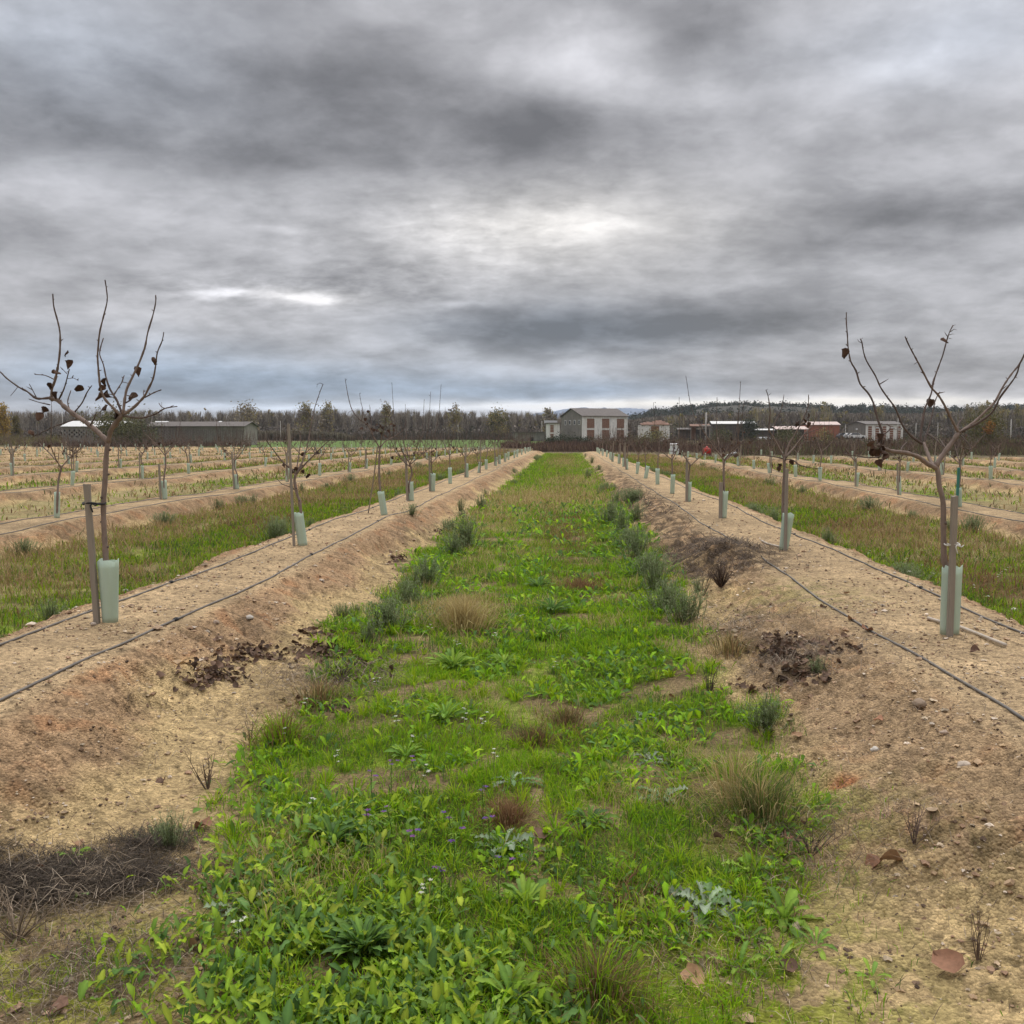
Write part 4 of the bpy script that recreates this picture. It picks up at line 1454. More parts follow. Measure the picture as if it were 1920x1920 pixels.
DOCK = [(.10, .19, .04), (.14, .24, .04), (.085, .155, .045)]
SILV = [(.26, .34, .20), (.19, .30, .13), (.31, .38, .26)]
FRESH = [(.20, .32, .04), (.16, .28, .05), (.24, .35, .05)]
for a in [
    (680, 1790, 60, .19, .042, (.7, 1.5), DOCK, 'big dark dock clump in the middle of the foreground weeds'),
    (1035, 1150, 30, .32, .05, (.6, 1.4), DOCK, 'dark dock clump standing out above the middle of the strip'),
    (1010, 1105, 26, .30, .05, (.6, 1.4), DOCK, 'dock clump just beyond the dark clump in mid strip'),
    (1042, 1195, 22, .24, .045, (.5, 1.3), DOCK, 'smaller dock clump just in front of the dark clump'),
    (850, 1255, 40, .28, .05, (.6, 1.4), FRESH, 'wide bright green dock clump left of mid strip'),
    (835, 1350, 24, .2, .04, (.6, 1.4), FRESH, 'bright dock clump below the wide bright one'),
    (625, 1580, 26, .2, .045, (.5, 1.3), DOCK, 'dark dock clump left of the purple vetch'),
    (985, 1700, 18, .18, .05, (.5, 1.3), FRESH, 'fresh dock beside the bare trodden spot'),
    (960, 1880, 18, .2, .06, (.5, 1.3), FRESH, 'tall leaved dock at the bottom edge of the picture'),
    (870, 1160, 14, .16, .04, (.5, 1.2), FRESH, 'small dock plant in front of the straw patch'),
    (1105, 1545, 20, .16, .045, (.4, 1.2), DOCK, 'dark rosette in the short grass right of the bare spot'),
    (760, 1420, 18, .16, .04, (.5, 1.3), FRESH, 'small dock in the grass left of mid strip'),
    (945, 1250, 18, .2, .04, (.5, 1.3), FRESH, 'narrow dock right of the wide bright clump'),
]:
    a = a[:2] + (int(a[2] * 1.4), a[3] * .8, a[4] * .82) + a[5:]
    rosette('dock_plant', *a, cat='weed', group='dock plants in the grass strip')
for a in [
    (1322, 1705, 22, .18, .08, (.2, .9), SILV, 'large silvery thistle rosette, widest in the right foreground'),
    (1405, 1640, 20, .14, .05, (.15, 1.0), FRESH, 'green thistle behind the large silvery rosette'),
    (1243, 1500, 14, .16, .055, (.1, .8), SILV, 'silvery thistle beside the dry grass tussock'),
    (1222, 1430, 12, .13, .05, (.1, .7), [(.30, .34, .26), (.24, .30, .2)], 'palest of the thistle rosettes in the short grass'),
    (1215, 1350, 12, .13, .05, (.1, .7), [(.27, .32, .24), (.20, .27, .17)], 'small pale thistle farthest up the strip'),
    (960, 1470, 12, .18, .055, (.1, .6), SILV, 'flat silvery rosette behind the purple vetch'),
    (945, 1590, 13, .17, .06, (.1, .7), SILV, 'silvery rosette right of the purple vetch'),
    (455, 1710, 18, .17, .05, (.15, .9), SILV, 'silvery rosette at the left rim of the weed patch'),
    (1385, 1820, 14, .12, .04, (.15, .9), FRESH, 'small green thistle at the bottom right of the strip'),
]:
    rosette('thistle_plant', *a, cat='thistle', group='thistle rosettes in the grass strip', lobes=True, seg=14, wave=.6)
for a in [
    (1470, 1725, 18, .14, .055, (.3, 1.2), FRESH, 'fresh green rosette just right of the large silvery thistle'),
    (1398, 1575, 9, .09, .045, (.6, 1.3), FRESH, 'small fleshy seedling in front of the dry tussock'),
    (1530, 1775, 12, .10, .028, (.2, 1.0), FRESH, 'star shaped green plant on the mossy soil'),
    (1458, 1805, 11, .11, .03, (.2, 1.0), FRESH, 'star shaped plant below the fresh rosette'),
    (1405, 1765, 10, .09, .03, (.2, 1.0), FRESH, 'small star shaped plant below the large thistle'),
    (1635, 1835, 8, .07, .025, (.2, 1.0), FRESH, 'tiny green plant on bare soil at lower right'),
    (138, 1610, 9, .09, .03, (.3, 1.1), FRESH, 'small green plant behind the dark weed heap'),
]:
    rosette('leafy_weed', *a, cat='weed', group='single weeds on the strip edge')


def tussock(name, px, py, n, H, spread, cols, label, width=.003, group=None, cat='grass tuft'):
    # every stalk springs from the same crown
    b = hit(px, py)
    mb = MB()
    r = np.abs(RNG.normal(0, spread * .4, n))
    a = RNG.uniform(0, 6.28, n)
    P = np.stack([r * np.cos(a), r * np.sin(a), 0 * a], 1)
    lean = (.15 + .9 * r / spread + RNG.normal(0, .2, n)).clip(0, 1.3)
    az = a + RNG.normal(0, .5, n)
    blades(mb, P, az, H * RNG.uniform(.5, 1.15, n), np.full(n, width), lean, pal(n, cols, .18), RNG.uniform(.2, 1.1, n))
    o = mb.build(name, M['grass'])
    o.location = b
    return tag(o, label, cat, group)


tussock('grass_tussock', 1425, 1535, 620, .25, .26, STRAW + OLIVE + OLIVE + DARKG, 'tall dry tussock with straw stalks on the right edge of the strip', .0035)
tussock('grass_tussock', 1375, 1500, 260, .30, .22, STRAW, 'flattened straw tuft beside the tall dry tussock', .003)
tussock('grass_tussock', 875, 1180, 900, .36, .36, STRAW, 'pale straw tussock left of mid strip', .004)
tussock('grass_tussock', 1368, 1225, 420, .2, .3, OLIVE + STRAW + REDS, 'olive tuft in front of the right mound leaf litter', .004)
tussock('grass_tussock', 955, 1545, 420, .13, .14, REDS, 'russet tuft by the bare spot', .0028)
tussock('grass_tussock', 1120, 1880, 700, .2, .2, REDS + OLIVE + GREENS, 'brown tuft at the bottom edge right of the dock', .003)
tussock('grass_tussock', 1085, 1110, 500, .2, .35, REDS, 'russet tuft right of the dark dock clump', .005)
tussock('grass_tussock', 530, 1400, 500, .22, .22, GREENS + REDS, 'green tuft with brown stalks on the left edge of the strip', .004)
tussock('grass_tussock', 600, 1320, 300, .2, .25, REDS + OLIVE + STRAW, 'brown tuft below the left leaf litter', .004)
tussock('grass_tussock', 1000, 1395, 350, .14, .18, REDS + OLIVE, 'russet tuft in the middle of the near grass', .003)
tussock('grass_tussock', 1065, 1360, 300, .15, .16, REDS + OLIVE, 'brown tuft right of the russet one in the near grass', .003)


# --- bushy fleabane along the foot of the mounds
def bush_mesh(seed, H, Rr, n, cols, lw=.006, ll=.045):
    rng = np.random.default_rng(seed)
    st, lf = MB(), MB()
    for i in range(n):
        a = rng.uniform(0, 6.28)
        r = abs(rng.normal(0, Rr * .35))
        o = np.array([math.cos(a) * r, math.sin(a) * r, 0])
        h = H * rng.uniform(.55, 1.1) * (1 - .35 * min(1, r / Rr))
        tip = o * 1.8 + [rng.normal(0, .06), rng.normal(0, .06), h]
        P, t = spline([o - [0, 0, .02], (o + tip) / 2 + rng.normal(0, .015, 3), tip], .03)
        V, F = tube_geo(P, .0035 * (1 - .7 * t), 4)
        st.add(V, F, (.13, .13, .06))
        m = int(len(P) * 3.4)
        idx = rng.integers(len(P) // 5, len(P), m)
        c = np.array(cols)[rng.integers(0, len(cols), m)] * (1 + rng.normal(0, .15, (m, 1)).clip(-.4, .4))
        leaves(lf, P[idx], rng.uniform(0, 6.28, m), rng.uniform(.6, 1.2, m) * ll, lw * rng.uniform(.7, 1.3, m), rng.uniform(.3, 1.3, m), rng.uniform(.1, .9, m), c, seg=2, fold=.1)
    return st, lf


FLEA = [(.21, .25, .12), (.17, .22, .09), (.25, .28, .16), (.14, .20, .07)]
BP = []
for s in range(5):
    root = empty('bush', (0, 0, 0))
    st, lf = bush_mesh(400 + s, (.42, .34, .48, .3, .4)[s], (.26, .34, .24, .36, .3)[s], (64, 84, 46, 90, 56)[s], FLEA, (.010, .012, .008, .011, .009)[s], (.05, .042, .055, .04, .06)[s])
    kids(root, st.build('stems', M['leaf'], root), lf.build('foliage', M['leaf'], root))
    BP.append([root, False])


def put_bush(x, y, s, label, rz=None):
    i = int(RNG.integers(0, len(BP)))
    if not BP[i][1]:
        o = BP[i][0]
        BP[i][1] = True
    else:
        o = copy_tree(BP[i][0])
    o.location = (x, y, float(gz(x, y)) - .01)
    o.rotation_euler = (0, 0, RNG.uniform(0, 6.28))
    o.scale = (s, s, s * RNG.uniform(.85, 1.15))
    return tag(o, label, 'bush', 'grey green bushes along the foot of the mounds')


for px, py, s, lab in [
    (728, 1180, .95, 'nearest big grey green bush at the foot of the left mound'), (690, 1205, .5, 'small bush just left of the nearest big left bush'), (765, 1140, .9, 'second big bush at the foot of the left mound'),
    (795, 1105, 1.0, 'third big bush at the foot of the left mound'), (870, 1030, 1.1, 'bush beside the straw band at the left mound foot'), (850, 1042, .9, 'bush left of the one beside the straw band'),
    (640, 1160, .42, 'lone upright sprig on the bare left mound foot'), (668, 1155, .3, 'smaller sprig beside the lone upright one'),
    (1285, 1165, .75, 'nearest bush at the foot of the right mound'), (1250, 1145, .95, 'big bush behind the nearest right one'), (1228, 1110, .9, 'third bush along the right mound foot'), (1215, 1080, .85, 'fourth bush along the right mound foot'),
    (1195, 1050, .9, 'fifth bush along the right mound foot'), (1180, 1025, .9, 'sixth bush along the right mound foot'), (1165, 1000, 1.0, 'seventh bush along the right mound foot'),
    (1310, 1110, .4, 'small bush by the dead twiggy weed'), (1435, 1365, .5, 'slender branched sprig on the sand at right'), (322, 1590, .32, 'thin sprig at the edge of the left bare soil'), (300, 1570, .22, 'smaller thin sprig beside the left bare soil'),
    (1535, 1265, .3, 'tiny bush beside the right leaf litter'), (1690, 1320, .0, '')]:
    if s:
        p = hit(px, py)
        put_bush(p[0], p[1], s * RNG.uniform(.9, 1.12), lab)
for i in range(34):
    y = math.exp(RNG.uniform(math.log(18), math.log(85)))
    ln = RNG.random() < .45
    x = (-2.1 if ln else 1.3) + RNG.normal(0, .24)
    put_bush(x, y, RNG.uniform(.4, 1.0), 'far bush in the line along the foot of the %s mound' % ('left' if ln else 'right'))
for i in range(60):
    y = math.exp(RNG.uniform(math.log(9), math.log(60)))
    ln = RNG.random() < .5
    x = (-4.8 - RNG.choice([0, 3.4]) + RNG.normal(0, .2)) if ln else (4.15 + RNG.choice([0, 3.2]) + RNG.normal(0, .2))
    px, py = project((x, y, 0))
    if -20 < px < 1940:
        put_bush(x, y, RNG.uniform(.5, .95), 'bush in the strip beyond the %s mound' % ('left' if ln else 'right'))

# --- dead twiggy weeds on bare soil
def dead_weed(px, py, H, n, label, spread=.5, col=(.075, .05, .038), r=.0035):
    b = hit(px, py)
    mb = MB()
    for i in range(n):
        a = RNG.uniform(0, 6.28)
        d = np.array([math.cos(a), math.sin(a), 0]) * RNG.uniform(.1, 1) * spread * H
        tip = d + [0, 0, H * RNG.uniform(.5, 1)]
        P, t = spline([(0, 0, -.02), tip * .5 + RNG.normal(0, .03 * H, 3), tip], .03)
        V, F = tube_geo(P, r * (1 - .6 * t), 4)
        c = np.array(col) * RNG.uniform(.6, 1.5)
        mb.add(V, F, c)
        for q in range(3):
            j = RNG.integers(len(P) // 3, len(P))
            v = RNG.normal(0, .12 * H, 3) + [0, 0, .08 * H]
            V, F = tube_geo(np.array([P[j], P[j] + v * .6, P[j] + v]), np.array([r * .6, r * .45, r * .2]), 3)
            mb.add(V, F, c)
    o = mb.build('dead_weed', M['litter'])
    o.location = b
    return tag(o, label, 'dead weed', 'dead twiggy weeds on bare soil')


dead_weed(1352, 1100, .24, 60, 'dark dead weed heaped on the flank of the right mound', 1.0)
dead_weed(1318, 1112, .3, 5, 'tall bare stalk left of the dark dead weed', .5)
dead_weed(1835, 1800, .20, 11, 'dead upright stalk on bare soil at the lower right', .25, (.15, .105, .075), .0017)
dead_weed(1715, 1580, .17, 14, 'wispy dead weed on the sand at right', .7, (.14, .10, .085), .002)
dead_weed(390, 1480, .2, 9, 'small forked dead weed on the left sand', .6, (.12, .085, .065), .0028)
dead_weed(1330, 1300, .2, 10, 'dead weed left of the right leaf litter', .6, (.10, .075, .06))
dead_weed(470, 1390, .16, 9, 'dead weed at the rim of the left sand', .8, (.12, .09, .07), .0025)
dead_weed(1520, 1600, .13, 14, 'flat dead weed in front of the tall tussock', 1.2, (.10, .075, .055), .0025)
dead_weed(30, 1760, .16, 26, 'pale dead weed at the left edge of the picture', 1.2, (.22, .17, .12), .003)
dead_weed(640, 1275, .13, 26, 'tangled dead weed in the left leaf litter', 1.2, (.09, .06, .05), .003)


# --- heaps of withered leaves, twigs and straw
ml = MB()
for (px, py, rx, ry, n, zz) in [(400, 1262, 55, 22, 52, .05), (480, 1225, 70, 14, 45, .05), (600, 1222, 60, 12, 40, .05), (665, 1255, 45, 25, 40, .03), (590, 1190, 30, 8, 10, .08),
                                (1475, 1220, 45, 22, 70, .2), (1500, 1262, 45, 20, 30, .2), (1420, 1290, 40, 14, 8, .15), (600, 1330, 60, 18, 12, 0), (745, 1048, 22, 8, 22, .15), (1560, 1215, 40, 12, 14, .3),
                                (830, 1000, 30, 10, 20, .1), (660, 1190, 40, 10, 12, .1)]:
    for i in range(int(n * 2.2)):
        p = hit(px + RNG.normal(0, rx * .6), py + RNG.normal(0, ry * .6))
        curl_leaf(ml, p + [0, 0, RNG.uniform(.003, .022)], RNG.uniform(.028, .062), RNG, RNG.random() < .07, np.array([.12, .075, .05]) * RNG.uniform(.4, 1.7))
tag(ml.build('leaf_litter', M['litter'], smooth=True), 'drifts of dark curled dead leaves at the foot of both mounds', 'leaf litter', kind='stuff')

mt_ = MB()


def twigs(n, px, py, rx, ry, L, cols, lift=.05, w=.003, zz=0.0):
    c = g2(px, py, zz)
    a = RNG.normal(0, .55, (n, 2))
    wx = rx / FPX * np.hypot(*c)
    wy = abs(g2(px, py - ry, zz)[1] - g2(px, py + ry, zz)[1]) / 2
    x = c[0] + a[:, 0] * wx
    y = c[1] + a[:, 1] * wy
    k = y > 2.3
    x, y = x[k], y[k]
    n = len(x)
    P = np.stack([x, y, gz(x, y) + RNG.uniform(0, lift, n)], 1)
    blades(mt_, P, RNG.uniform(0, 6.28, n), L * RNG.uniform(.4, 1.4, n), np.full(n, w), RNG.uniform(1.05, 1.5, n), pal(n, cols, .3), RNG.uniform(-.2, .7, n))


DK = [(.075, .052, .036), (.105, .072, .05), (.055, .04, .03), (.15, .11, .075)]
PALE = [(.26, .20, .14), (.20, .15, .10), (.32, .26, .19)]
HD = [(.045, .034, .025), (.065, .047, .034), (.035, .028, .02), (.10, .075, .05)]
twigs(7500, 140, 1652, 215, 42, .07, HD, .022, .0024)
twigs(2500, 40, 1685, 130, 36, .09, HD, .03, .0024)
twigs(1500, 280, 1590, 80, 25, .08, HD, .02, .0024)
twigs(900, 100, 1690, 260, 80, .10, PALE, .05, .002)
twigs(2600, 150, 1830, 260, 110, .08, PALE + DK, .02, .002)
twigs(1500, 620, 1275, 120, 40, .12, DK + PALE, .05, .0035)
twigs(2200, 1360, 1025, 90, 20, .16, DK, .06, .006, .4)
twigs(1200, 1290, 1045, 70, 22, .16, DK, .05, .006, .1)
twigs(1500, 1480, 1245, 110, 45, .10, DK + PALE, .03, .003, .15)
twigs(2200, 1520, 1600, 200, 80, .09, PALE + DK + REDS, .03, .002)
twigs(2200, 1330, 1760, 260, 140, .07, PALE + DK + STRAW, .02, .0018)
twigs(1300, 1380, 1180, 130, 40, .1, DK + PALE, .03, .003, .1)
twigs(900, 1650, 1190, 200, 100, .09, DK + PALE, .012, .003, .35)
twigs(1400, 500, 1330, 200, 120, .09, DK + PALE, .012, .0028)
twigs(900, 1700, 1600, 220, 250, .06, DK + PALE, .01, .0022)
twigs(700, 1190, 960, 50, 40, .3, DK, .06, .010)
tag(mt_.build('twig_litter', M['litter']), 'broken twigs, straw and dark rotting weed strewn over the soil', 'twig litter', kind='stuff')

# --- gravel in the soil
def pebble_set(mb, x, y, s, cols, sink=.3):
    n = len(x)
    base = np.array([(1, 0, 0), (-1, 0, 0), (0, 1, 0), (0, -1, 0), (0, 0, .7), (0, 0, -.7), (.62, .62, .35), (-.62, .62, .35), (-.62, -.62, .35), (.62, -.62, .35)])
    f = np.array([(0, 6, 9), (6, 2, 4), (6, 0, 4), (2, 7, 4), (7, 1, 4), (1, 8, 4), (8, 3, 4), (3, 9, 4), (9, 0, 4), (0, 2, 6), (2, 1, 7), (1, 3, 8), (3, 0, 9), (0, 5, 2), (2, 5, 1), (1, 5, 3), (3, 5, 0)])
    f = f[1:]
    a = RNG.uniform(0, 6.28, n)
    V = base[None] * (1 + RNG.normal(0, .24, (n, 10, 3))) * (s[:, None, None] * RNG.uniform(.6, 1.3, (n, 1, 3)))
    ca, sa = np.cos(a)[:, None], np.sin(a)[:, None]
    X = V[:, :, 0] * ca - V[:, :, 1] * sa
    Y = V[:, :, 0] * sa + V[:, :, 1] * ca
    P = np.stack([X + x[:, None], Y + y[:, None], V[:, :, 2] + (gz(x, y) + s * sink)[:, None]], -1)
    mb.add(P.reshape(-1, 3), (np.arange(n)[:, None, None] * 10 + f[None]).reshape(-1, 3), np.repeat(pal(n, cols, .2), 10, 0))


mp_ = MB()
bare = lambda x, y: (1 - green_mask(x, y)) * (.35 + .65 * (mound_t(x, y) < 1.05)) * sst(-.6, .5, fbm(x * 1.2, y * 1.2, 2, 341))
SOILC = [(.42, .31, .20), (.36, .25, .16), (.48, .38, .26), (.30, .19, .12), (.55, .46, .36), (.25, .16, .10)]
x, y = scatter(26000, -4.6, 3.9, 2.4, 9, bare)
pebble_set(mp_, x, y, np.exp(RNG.normal(math.log(.0045), .45, len(x))), SOILC)
x, y = scatter(9000, -4.6, 3.9, 7, 24, bare)
pebble_set(mp_, x, y, np.exp(RNG.normal(math.log(.010), .4, len(x))), SOILC)
x, y = scatter(3200, -4.6, 3.9, 2.6, 18, lambda x, y: bare(x, y) * sst(.4, .6, mound_t(x, y)))
pebble_set(mp_, x, y, np.exp(RNG.normal(math.log(.010), .45, len(x))), [(.36, .25, .15), (.30, .20, .12), (.42, .30, .18)], .1)
x, y = scatter(16000, -4.6, 3.9, 2.6, 14, lambda x, y: (1 - green_mask(x, y)) * sst(-.3, .5, fbm(x * 2.2, y * 2.2, 2, 343)))
pebble_set(mp_, x, y, np.exp(RNG.normal(math.log(.0055), .45, len(x))), [(.13, .085, .055), (.18, .12, .075), (.09, .06, .04)], .1)
x, y = scatter(2200, -4.6, 3.9, 2.6, 14, bare)
pebble_set(mp_, x, y, np.exp(RNG.normal(math.log(.012), .35, len(x))), SOILC)
x, y = scatter(900, -4.4, 3.9, 2.6, 16, lambda x, y: (1 - green_mask(x, y)) * sst(.45, .6, mound_t(x, y)) * (1 - sst(1.1, 1.4, mound_t(x, y))) * sst(-.2, .3, fbm(x * 2, y * 2, 2, 345)))
pebble_set(mp_, x, y, np.exp(RNG.normal(math.log(.013), .4, len(x))), [(.36, .25, .14), (.31, .21, .115), (.27, .175, .10)], .0)
tag(mp_.build('gravel', M['stone'], smooth=False), 'fine gravel and clods scattered over the sandy mounds', 'gravel', kind='stuff')

for i, (px, py, s, lab) in enumerate([(1724, 1330, .035, 'grey brown clod standing up on the flank of the right mound'), (1640, 1408, .020, 'pale pebble on the sand below the right mound'), (1770, 1376, .018, 'pale pebble below the right drip hose'),
                                      (1808, 1432, .03, 'greyish stone half sunk at the right mound foot'), (235, 1110, .035, 'rounded stone beyond the outer hose near the left tree guard'), (287, 1098, .035, 'pinkish stone beside the outer left hose'),
                                      (330, 1072, .03, 'flat pale stone by the outer left hose'), (468, 1160, .03, 'pale stone on the flank of the left mound'), (405, 1172, .025, 'white stone low on the left mound flank'), (145, 1145, .04, 'brown stone beside the left edge of the mound top'),
                                      (1902, 1145, .03, 'whitish stone beyond the outer right hose'), (1690, 1090, .02, 'small white stone on top of the right mound'), (175, 1172, .02, 'small stone at the foot of the nearest left guard')]):
    p = hit(px, py)
    mb = MB()
    bm = bmesh.new()
    bmesh.ops.create_icosphere(bm, subdivisions=3, radius=1)
    V = np.array([v.co[:] for v in bm.verts])
    F = np.array([[v.index for v in f.verts] for f in bm.faces])
    bm.free()
    k = 1 + .28 * noise(V[:, 0] * 1.3 + i * 7, V[:, 1] * 1.3 + V[:, 2], 351) + .12 * noise(V[:, 0] * 3 + i, V[:, 2] * 3 + V[:, 1], 352)
    V = V * k[:, None] * s * np.array([1.2, .9, .72])
    mb.add(V, F, [(.46, .38, .30), (.5, .46, .4), (.38, .29, .22)][i % 3] if i != 0 else (.27, .2, .14))
    o = mb.build('stone', M['stone'], smooth=True)
    o.location = p + [0, 0, s * .35]
    o.rotation_euler = (0, 0, RNG.uniform(0, 6))
    tag(o, lab, 'stone', 'loose stones on the mounds')

# --- single fallen leaves
for i, (px, py, s, lab) in enumerate([
    (1797, 1830, .10, 'large brown curled leaf beside the dead stalk at lower right'), (1283, 1830, .08, 'pale tan leaf in the grass at the bottom right of the strip'), (1372, 1770, .04, 'small round russet leaf below the silvery thistle'),
    (1272, 1722, .05, 'brown leaf at the left of the large silvery thistle'), (1165, 1690, .05, 'brown leaf in the grass left of the thistle'), (1012, 1580, .08, 'crumpled brown leaf on the bare trodden spot'),
    (1655, 1355, .05, 'tan leaf high on the right bare soil'), (1500, 1387, .06, 'brown leaf on the sand beside the slender sprig'), (1440, 1376, .05, 'reddish leaf at the foot of the slender sprig'),
    (1475, 1570, .05, 'brown leaf in front of the tall tussock'), (1498, 1545, .05, 'brown leaf right of the tall tussock foot'), (1340, 1578, .05, 'brown leaf left of the small seedling'), (1655, 1620, .08, 'brown leaf by the wispy dead weed'), (1690, 1622, .08, 'second brown leaf by the wispy dead weed'),
    (1490, 1830, .06, 'crumpled brown leaf among the star shaped plants'), (395, 1555, .08, 'dark brown leaf left of the weed patch'), (375, 1790, .08, 'dark brown leaf sunk in grass at lower left'), (130, 1890, .07, 'tan leaf at the bottom left corner'), (65, 1640, .06, 'reddish leaf behind the dark weed heap'), (140, 1585, .05, 'dark leaf on the left sand'),
    (310, 1465, .06, 'red brown leaf on the left sand'), (1650, 1090, .06, 'dark leaf on top of the right mound'), (1590, 1115, .06, 'dark leaf between the right drip hoses'), (1545, 1140, .06, 'dark leaf at the inner right hose'), (1620, 1185, .09, 'large dark leaf below the inner right hose'), (1600, 1165, .07, 'dark leaf just above the large one by the hose'),
    (1820, 1225, .07, 'brown leaf on the mound in front of the right tree'), (1255, 1310, .05, 'grey brown leaf in the grass at mid right'), (1300, 1322, .06, 'pale leaf in the grass at mid right'), (1145, 1395, .05, 'dark leaf in short grass near the pale thistle')]):
    mb = MB()
    curl_leaf(mb, np.array([0, 0, .012]), s, RNG, False, np.array([(.26, .135, .08), (.30, .18, .10), (.16, .095, .065)][i % 3]) * (1.6 if 'tan' in lab or 'pale' in lab else 1))
    o = mb.build('fallen_leaf', M['litter'], smooth=True)
    o.location = hit(px, py)
    tag(o, lab, 'leaf', 'single fallen leaves')

# --- flowers
def flower_stalk(name, px, py, H, label, cols, nf, size, group, cat, leafy=0):
    b = hit(px, py)
    st, fl = MB(), None
    root = empty(name, b)
    tip = np.array([RNG.normal(0, .02), RNG.normal(0, .02), H])
    P, t = spline([(0, 0, -.01), tip * .5 + RNG.normal(0, .008, 3), tip], .015)
    V, F = tube_geo(P, .0016, 4)
    st.add(V, F, (.10, .17, .04))
    leaves(st, P[RNG.integers(0, len(P), 8 + leafy)], RNG.uniform(0, 6.28, 8 + leafy), .03, .009, RNG.uniform(0, 1, 8 + leafy), .5, pal(8 + leafy, FRESH), seg=2)
    st.build('stem', M['leaf'], root)
    for i in range(nf):
        fl = MB()
        c = tip + RNG.normal(0, .013, 3) * [1, 1, .7] - [0, 0, .012 * i]
        a = RNG.uniform(0, 6.28)
        n = 5
        leaves(fl, np.tile(c, (n, 1)), a + np.arange(n) * 6.28 / n, size, size * .75, RNG.uniform(-.1, .5), .3, pal(n, cols, .08), seg=3, fold=.1, rib=.9)
        fl.build('blossom', M['leaf'], root)
    return tag(root, label, cat, group)


WHITE = [(.75, .74, .62), (.7, .7, .66)]
for px, py, where in [(575, 1350, 'nearest the left leaf litter'), (540, 1400, 'on the tuft at the left edge'), (745, 1380, 'left of mid strip near the small dock'), (765, 1412, 'beside the small dock left of mid strip'), (870, 1362, 'right below the bright dock clump'), (905, 1385, 'a little right of the bright dock clump'),
                      (935, 1440, 'in front of the flat silvery rosette'), (775, 1490, 'behind the purple vetch'), (632, 1440, 'in grass left of the vetch'), (930, 1222, 'beside the narrow dock'), (925, 1205, 'behind the narrow dock'), (800, 1190, 'by the first left bush'),
                      (980, 1170, 'beside the straw patch'), (700, 1297, 'by the left litter in the grass'), (1045, 1275, 'in the middle of the near grass'), (805, 1712, 'in the dock patch among the vetch'), (450, 1790, 'low in the dock patch'), (585, 1530, 'left of the dark dock clump'), (850, 1230, 'on the wide bright dock clump')]:
    flower_stalk('white_wildflower', px, py, RNG.uniform(.08, .15), 'small white wildflower ' + where, WHITE, int(RNG.integers(3, 6)), .012, 'white wildflowers in the grass strip', 'flower')
PURP = [(.20, .09, .32), (.26, .10, .34), (.15, .10, .36), (.33, .13, .33)]
for px, py, where in [(700, 1515, 'farthest left of the vetch'), (735, 1495, 'at the back of the vetch'), (790, 1500, 'behind the middle of the vetch'), (690, 1610, 'lowest at the left of the vetch'), (785, 1650, 'in the dense middle of the vetch'), (820, 1735, 'lowest of the vetch among the docks'), (865, 1660, 'right of the vetch middle'),
                      (900, 1570, 'at the back right of the vetch'), (920, 1620, 'near the silvery rosette'), (850, 1590, 'between vetch middle and back'), (940, 1710, 'beside the fresh dock'), (740, 1580, 'left of the vetch middle')]:
    flower_stalk('vetch_plant', px, py, RNG.uniform(.14, .22), 'purple flowered vetch stem ' + where, PURP, int(RNG.integers(2, 4)), .016, 'purple vetch in the foreground', 'vetch', 26)
for i in range(26):
    x, y = RNG.uniform(3.9, 6.5), RNG.uniform(9, 14)
    px, py = project((x, y, 0))
    if px < 1915:
        flower_stalk('white_wildflower', px, py, RNG.uniform(.1, .2), 'white wildflower in the green beyond the right mound, beside the nearest right tree', WHITE, 3, .014, 'white wildflowers beyond the right mound', 'flower')
# ------------------------------------------------------------------ land and buildings beyond the orchard
def wx(px, y):
    return float(at(px, 818, y)[0])


def wz(py, y, px=1062):
    return float(at(px, py, y)[2])


M['white_wall'] = mat('white_render', (.80, .79, .74), .9, .14, 1.6, streak=.25)
M['grey_wall'] = mat('bare_concrete', (.25, .235, .205), .95, .18, 1.2, streak=.35)
M['brick_lattice'] = mat('grey_brick', (.27, .245, .22), .95, .18, 1.5, streak=.25)
M['red_brick'] = mat('red_brick', (.34, .135, .085), .9, .14, 3, streak=.1)
M['louvre'] = mat('brown_louvre', (.235, .115, .07), .8, .3, 3, col2=(.17, .075, .045))
M['dark_panel'] = mat('near_black_panel', (.03, .027, .025), .9, .2, 4)
M['grey_roof'] = mat('fibre_cement_roof', (.155, .14, .13), .9, .22, 1.5, streak=.1)
M['dark_roof'] = mat('dark_roof', (.13, .115, .105), .9, .25, 1.5)
M['white_roof'] = mat('pale_metal_roof', (.58, .58, .57), .5, .12, 1.2)
M['pink_roof'] = mat('pinkish_roof', (.55, .44, .40), .8, .15, 1.0)
M['rust'] = mat('rusty_sheet', (.22, .115, .075), .85, .35, 2, col2=(.12, .07, .05))
M['dark_wall'] = mat('dark_shed_wall', (.085, .075, .068), .9, .3, 1.5)
M['pole'] = mat('pole_concrete', (.46, .44, .40), .9, .12, 2)
M['red_paint'] = mat('red_paint', (.46, .035, .022), .4, .12, 5)
M['steel'] = mat('rusty_frame', (.20, .10, .07), .7, .3, 6)
M['white_paint'] = mat('white_plastic', (.74, .76, .76), .5, .1, 5, streak=.12)
M['glass'] = mat('dark_glass', (.05, .06, .07), .15, .1, 3, spec=.6)
M['tyre'] = mat('tyre_rubber', (.03, .03, .03), .8, .1, 8)
M['wood'] = mat('far_foliage', None, .9, .18, .6, translucent=.15)
M['bush'] = mat('bush_foliage', None, .8, .15, 1.5, translucent=.2)


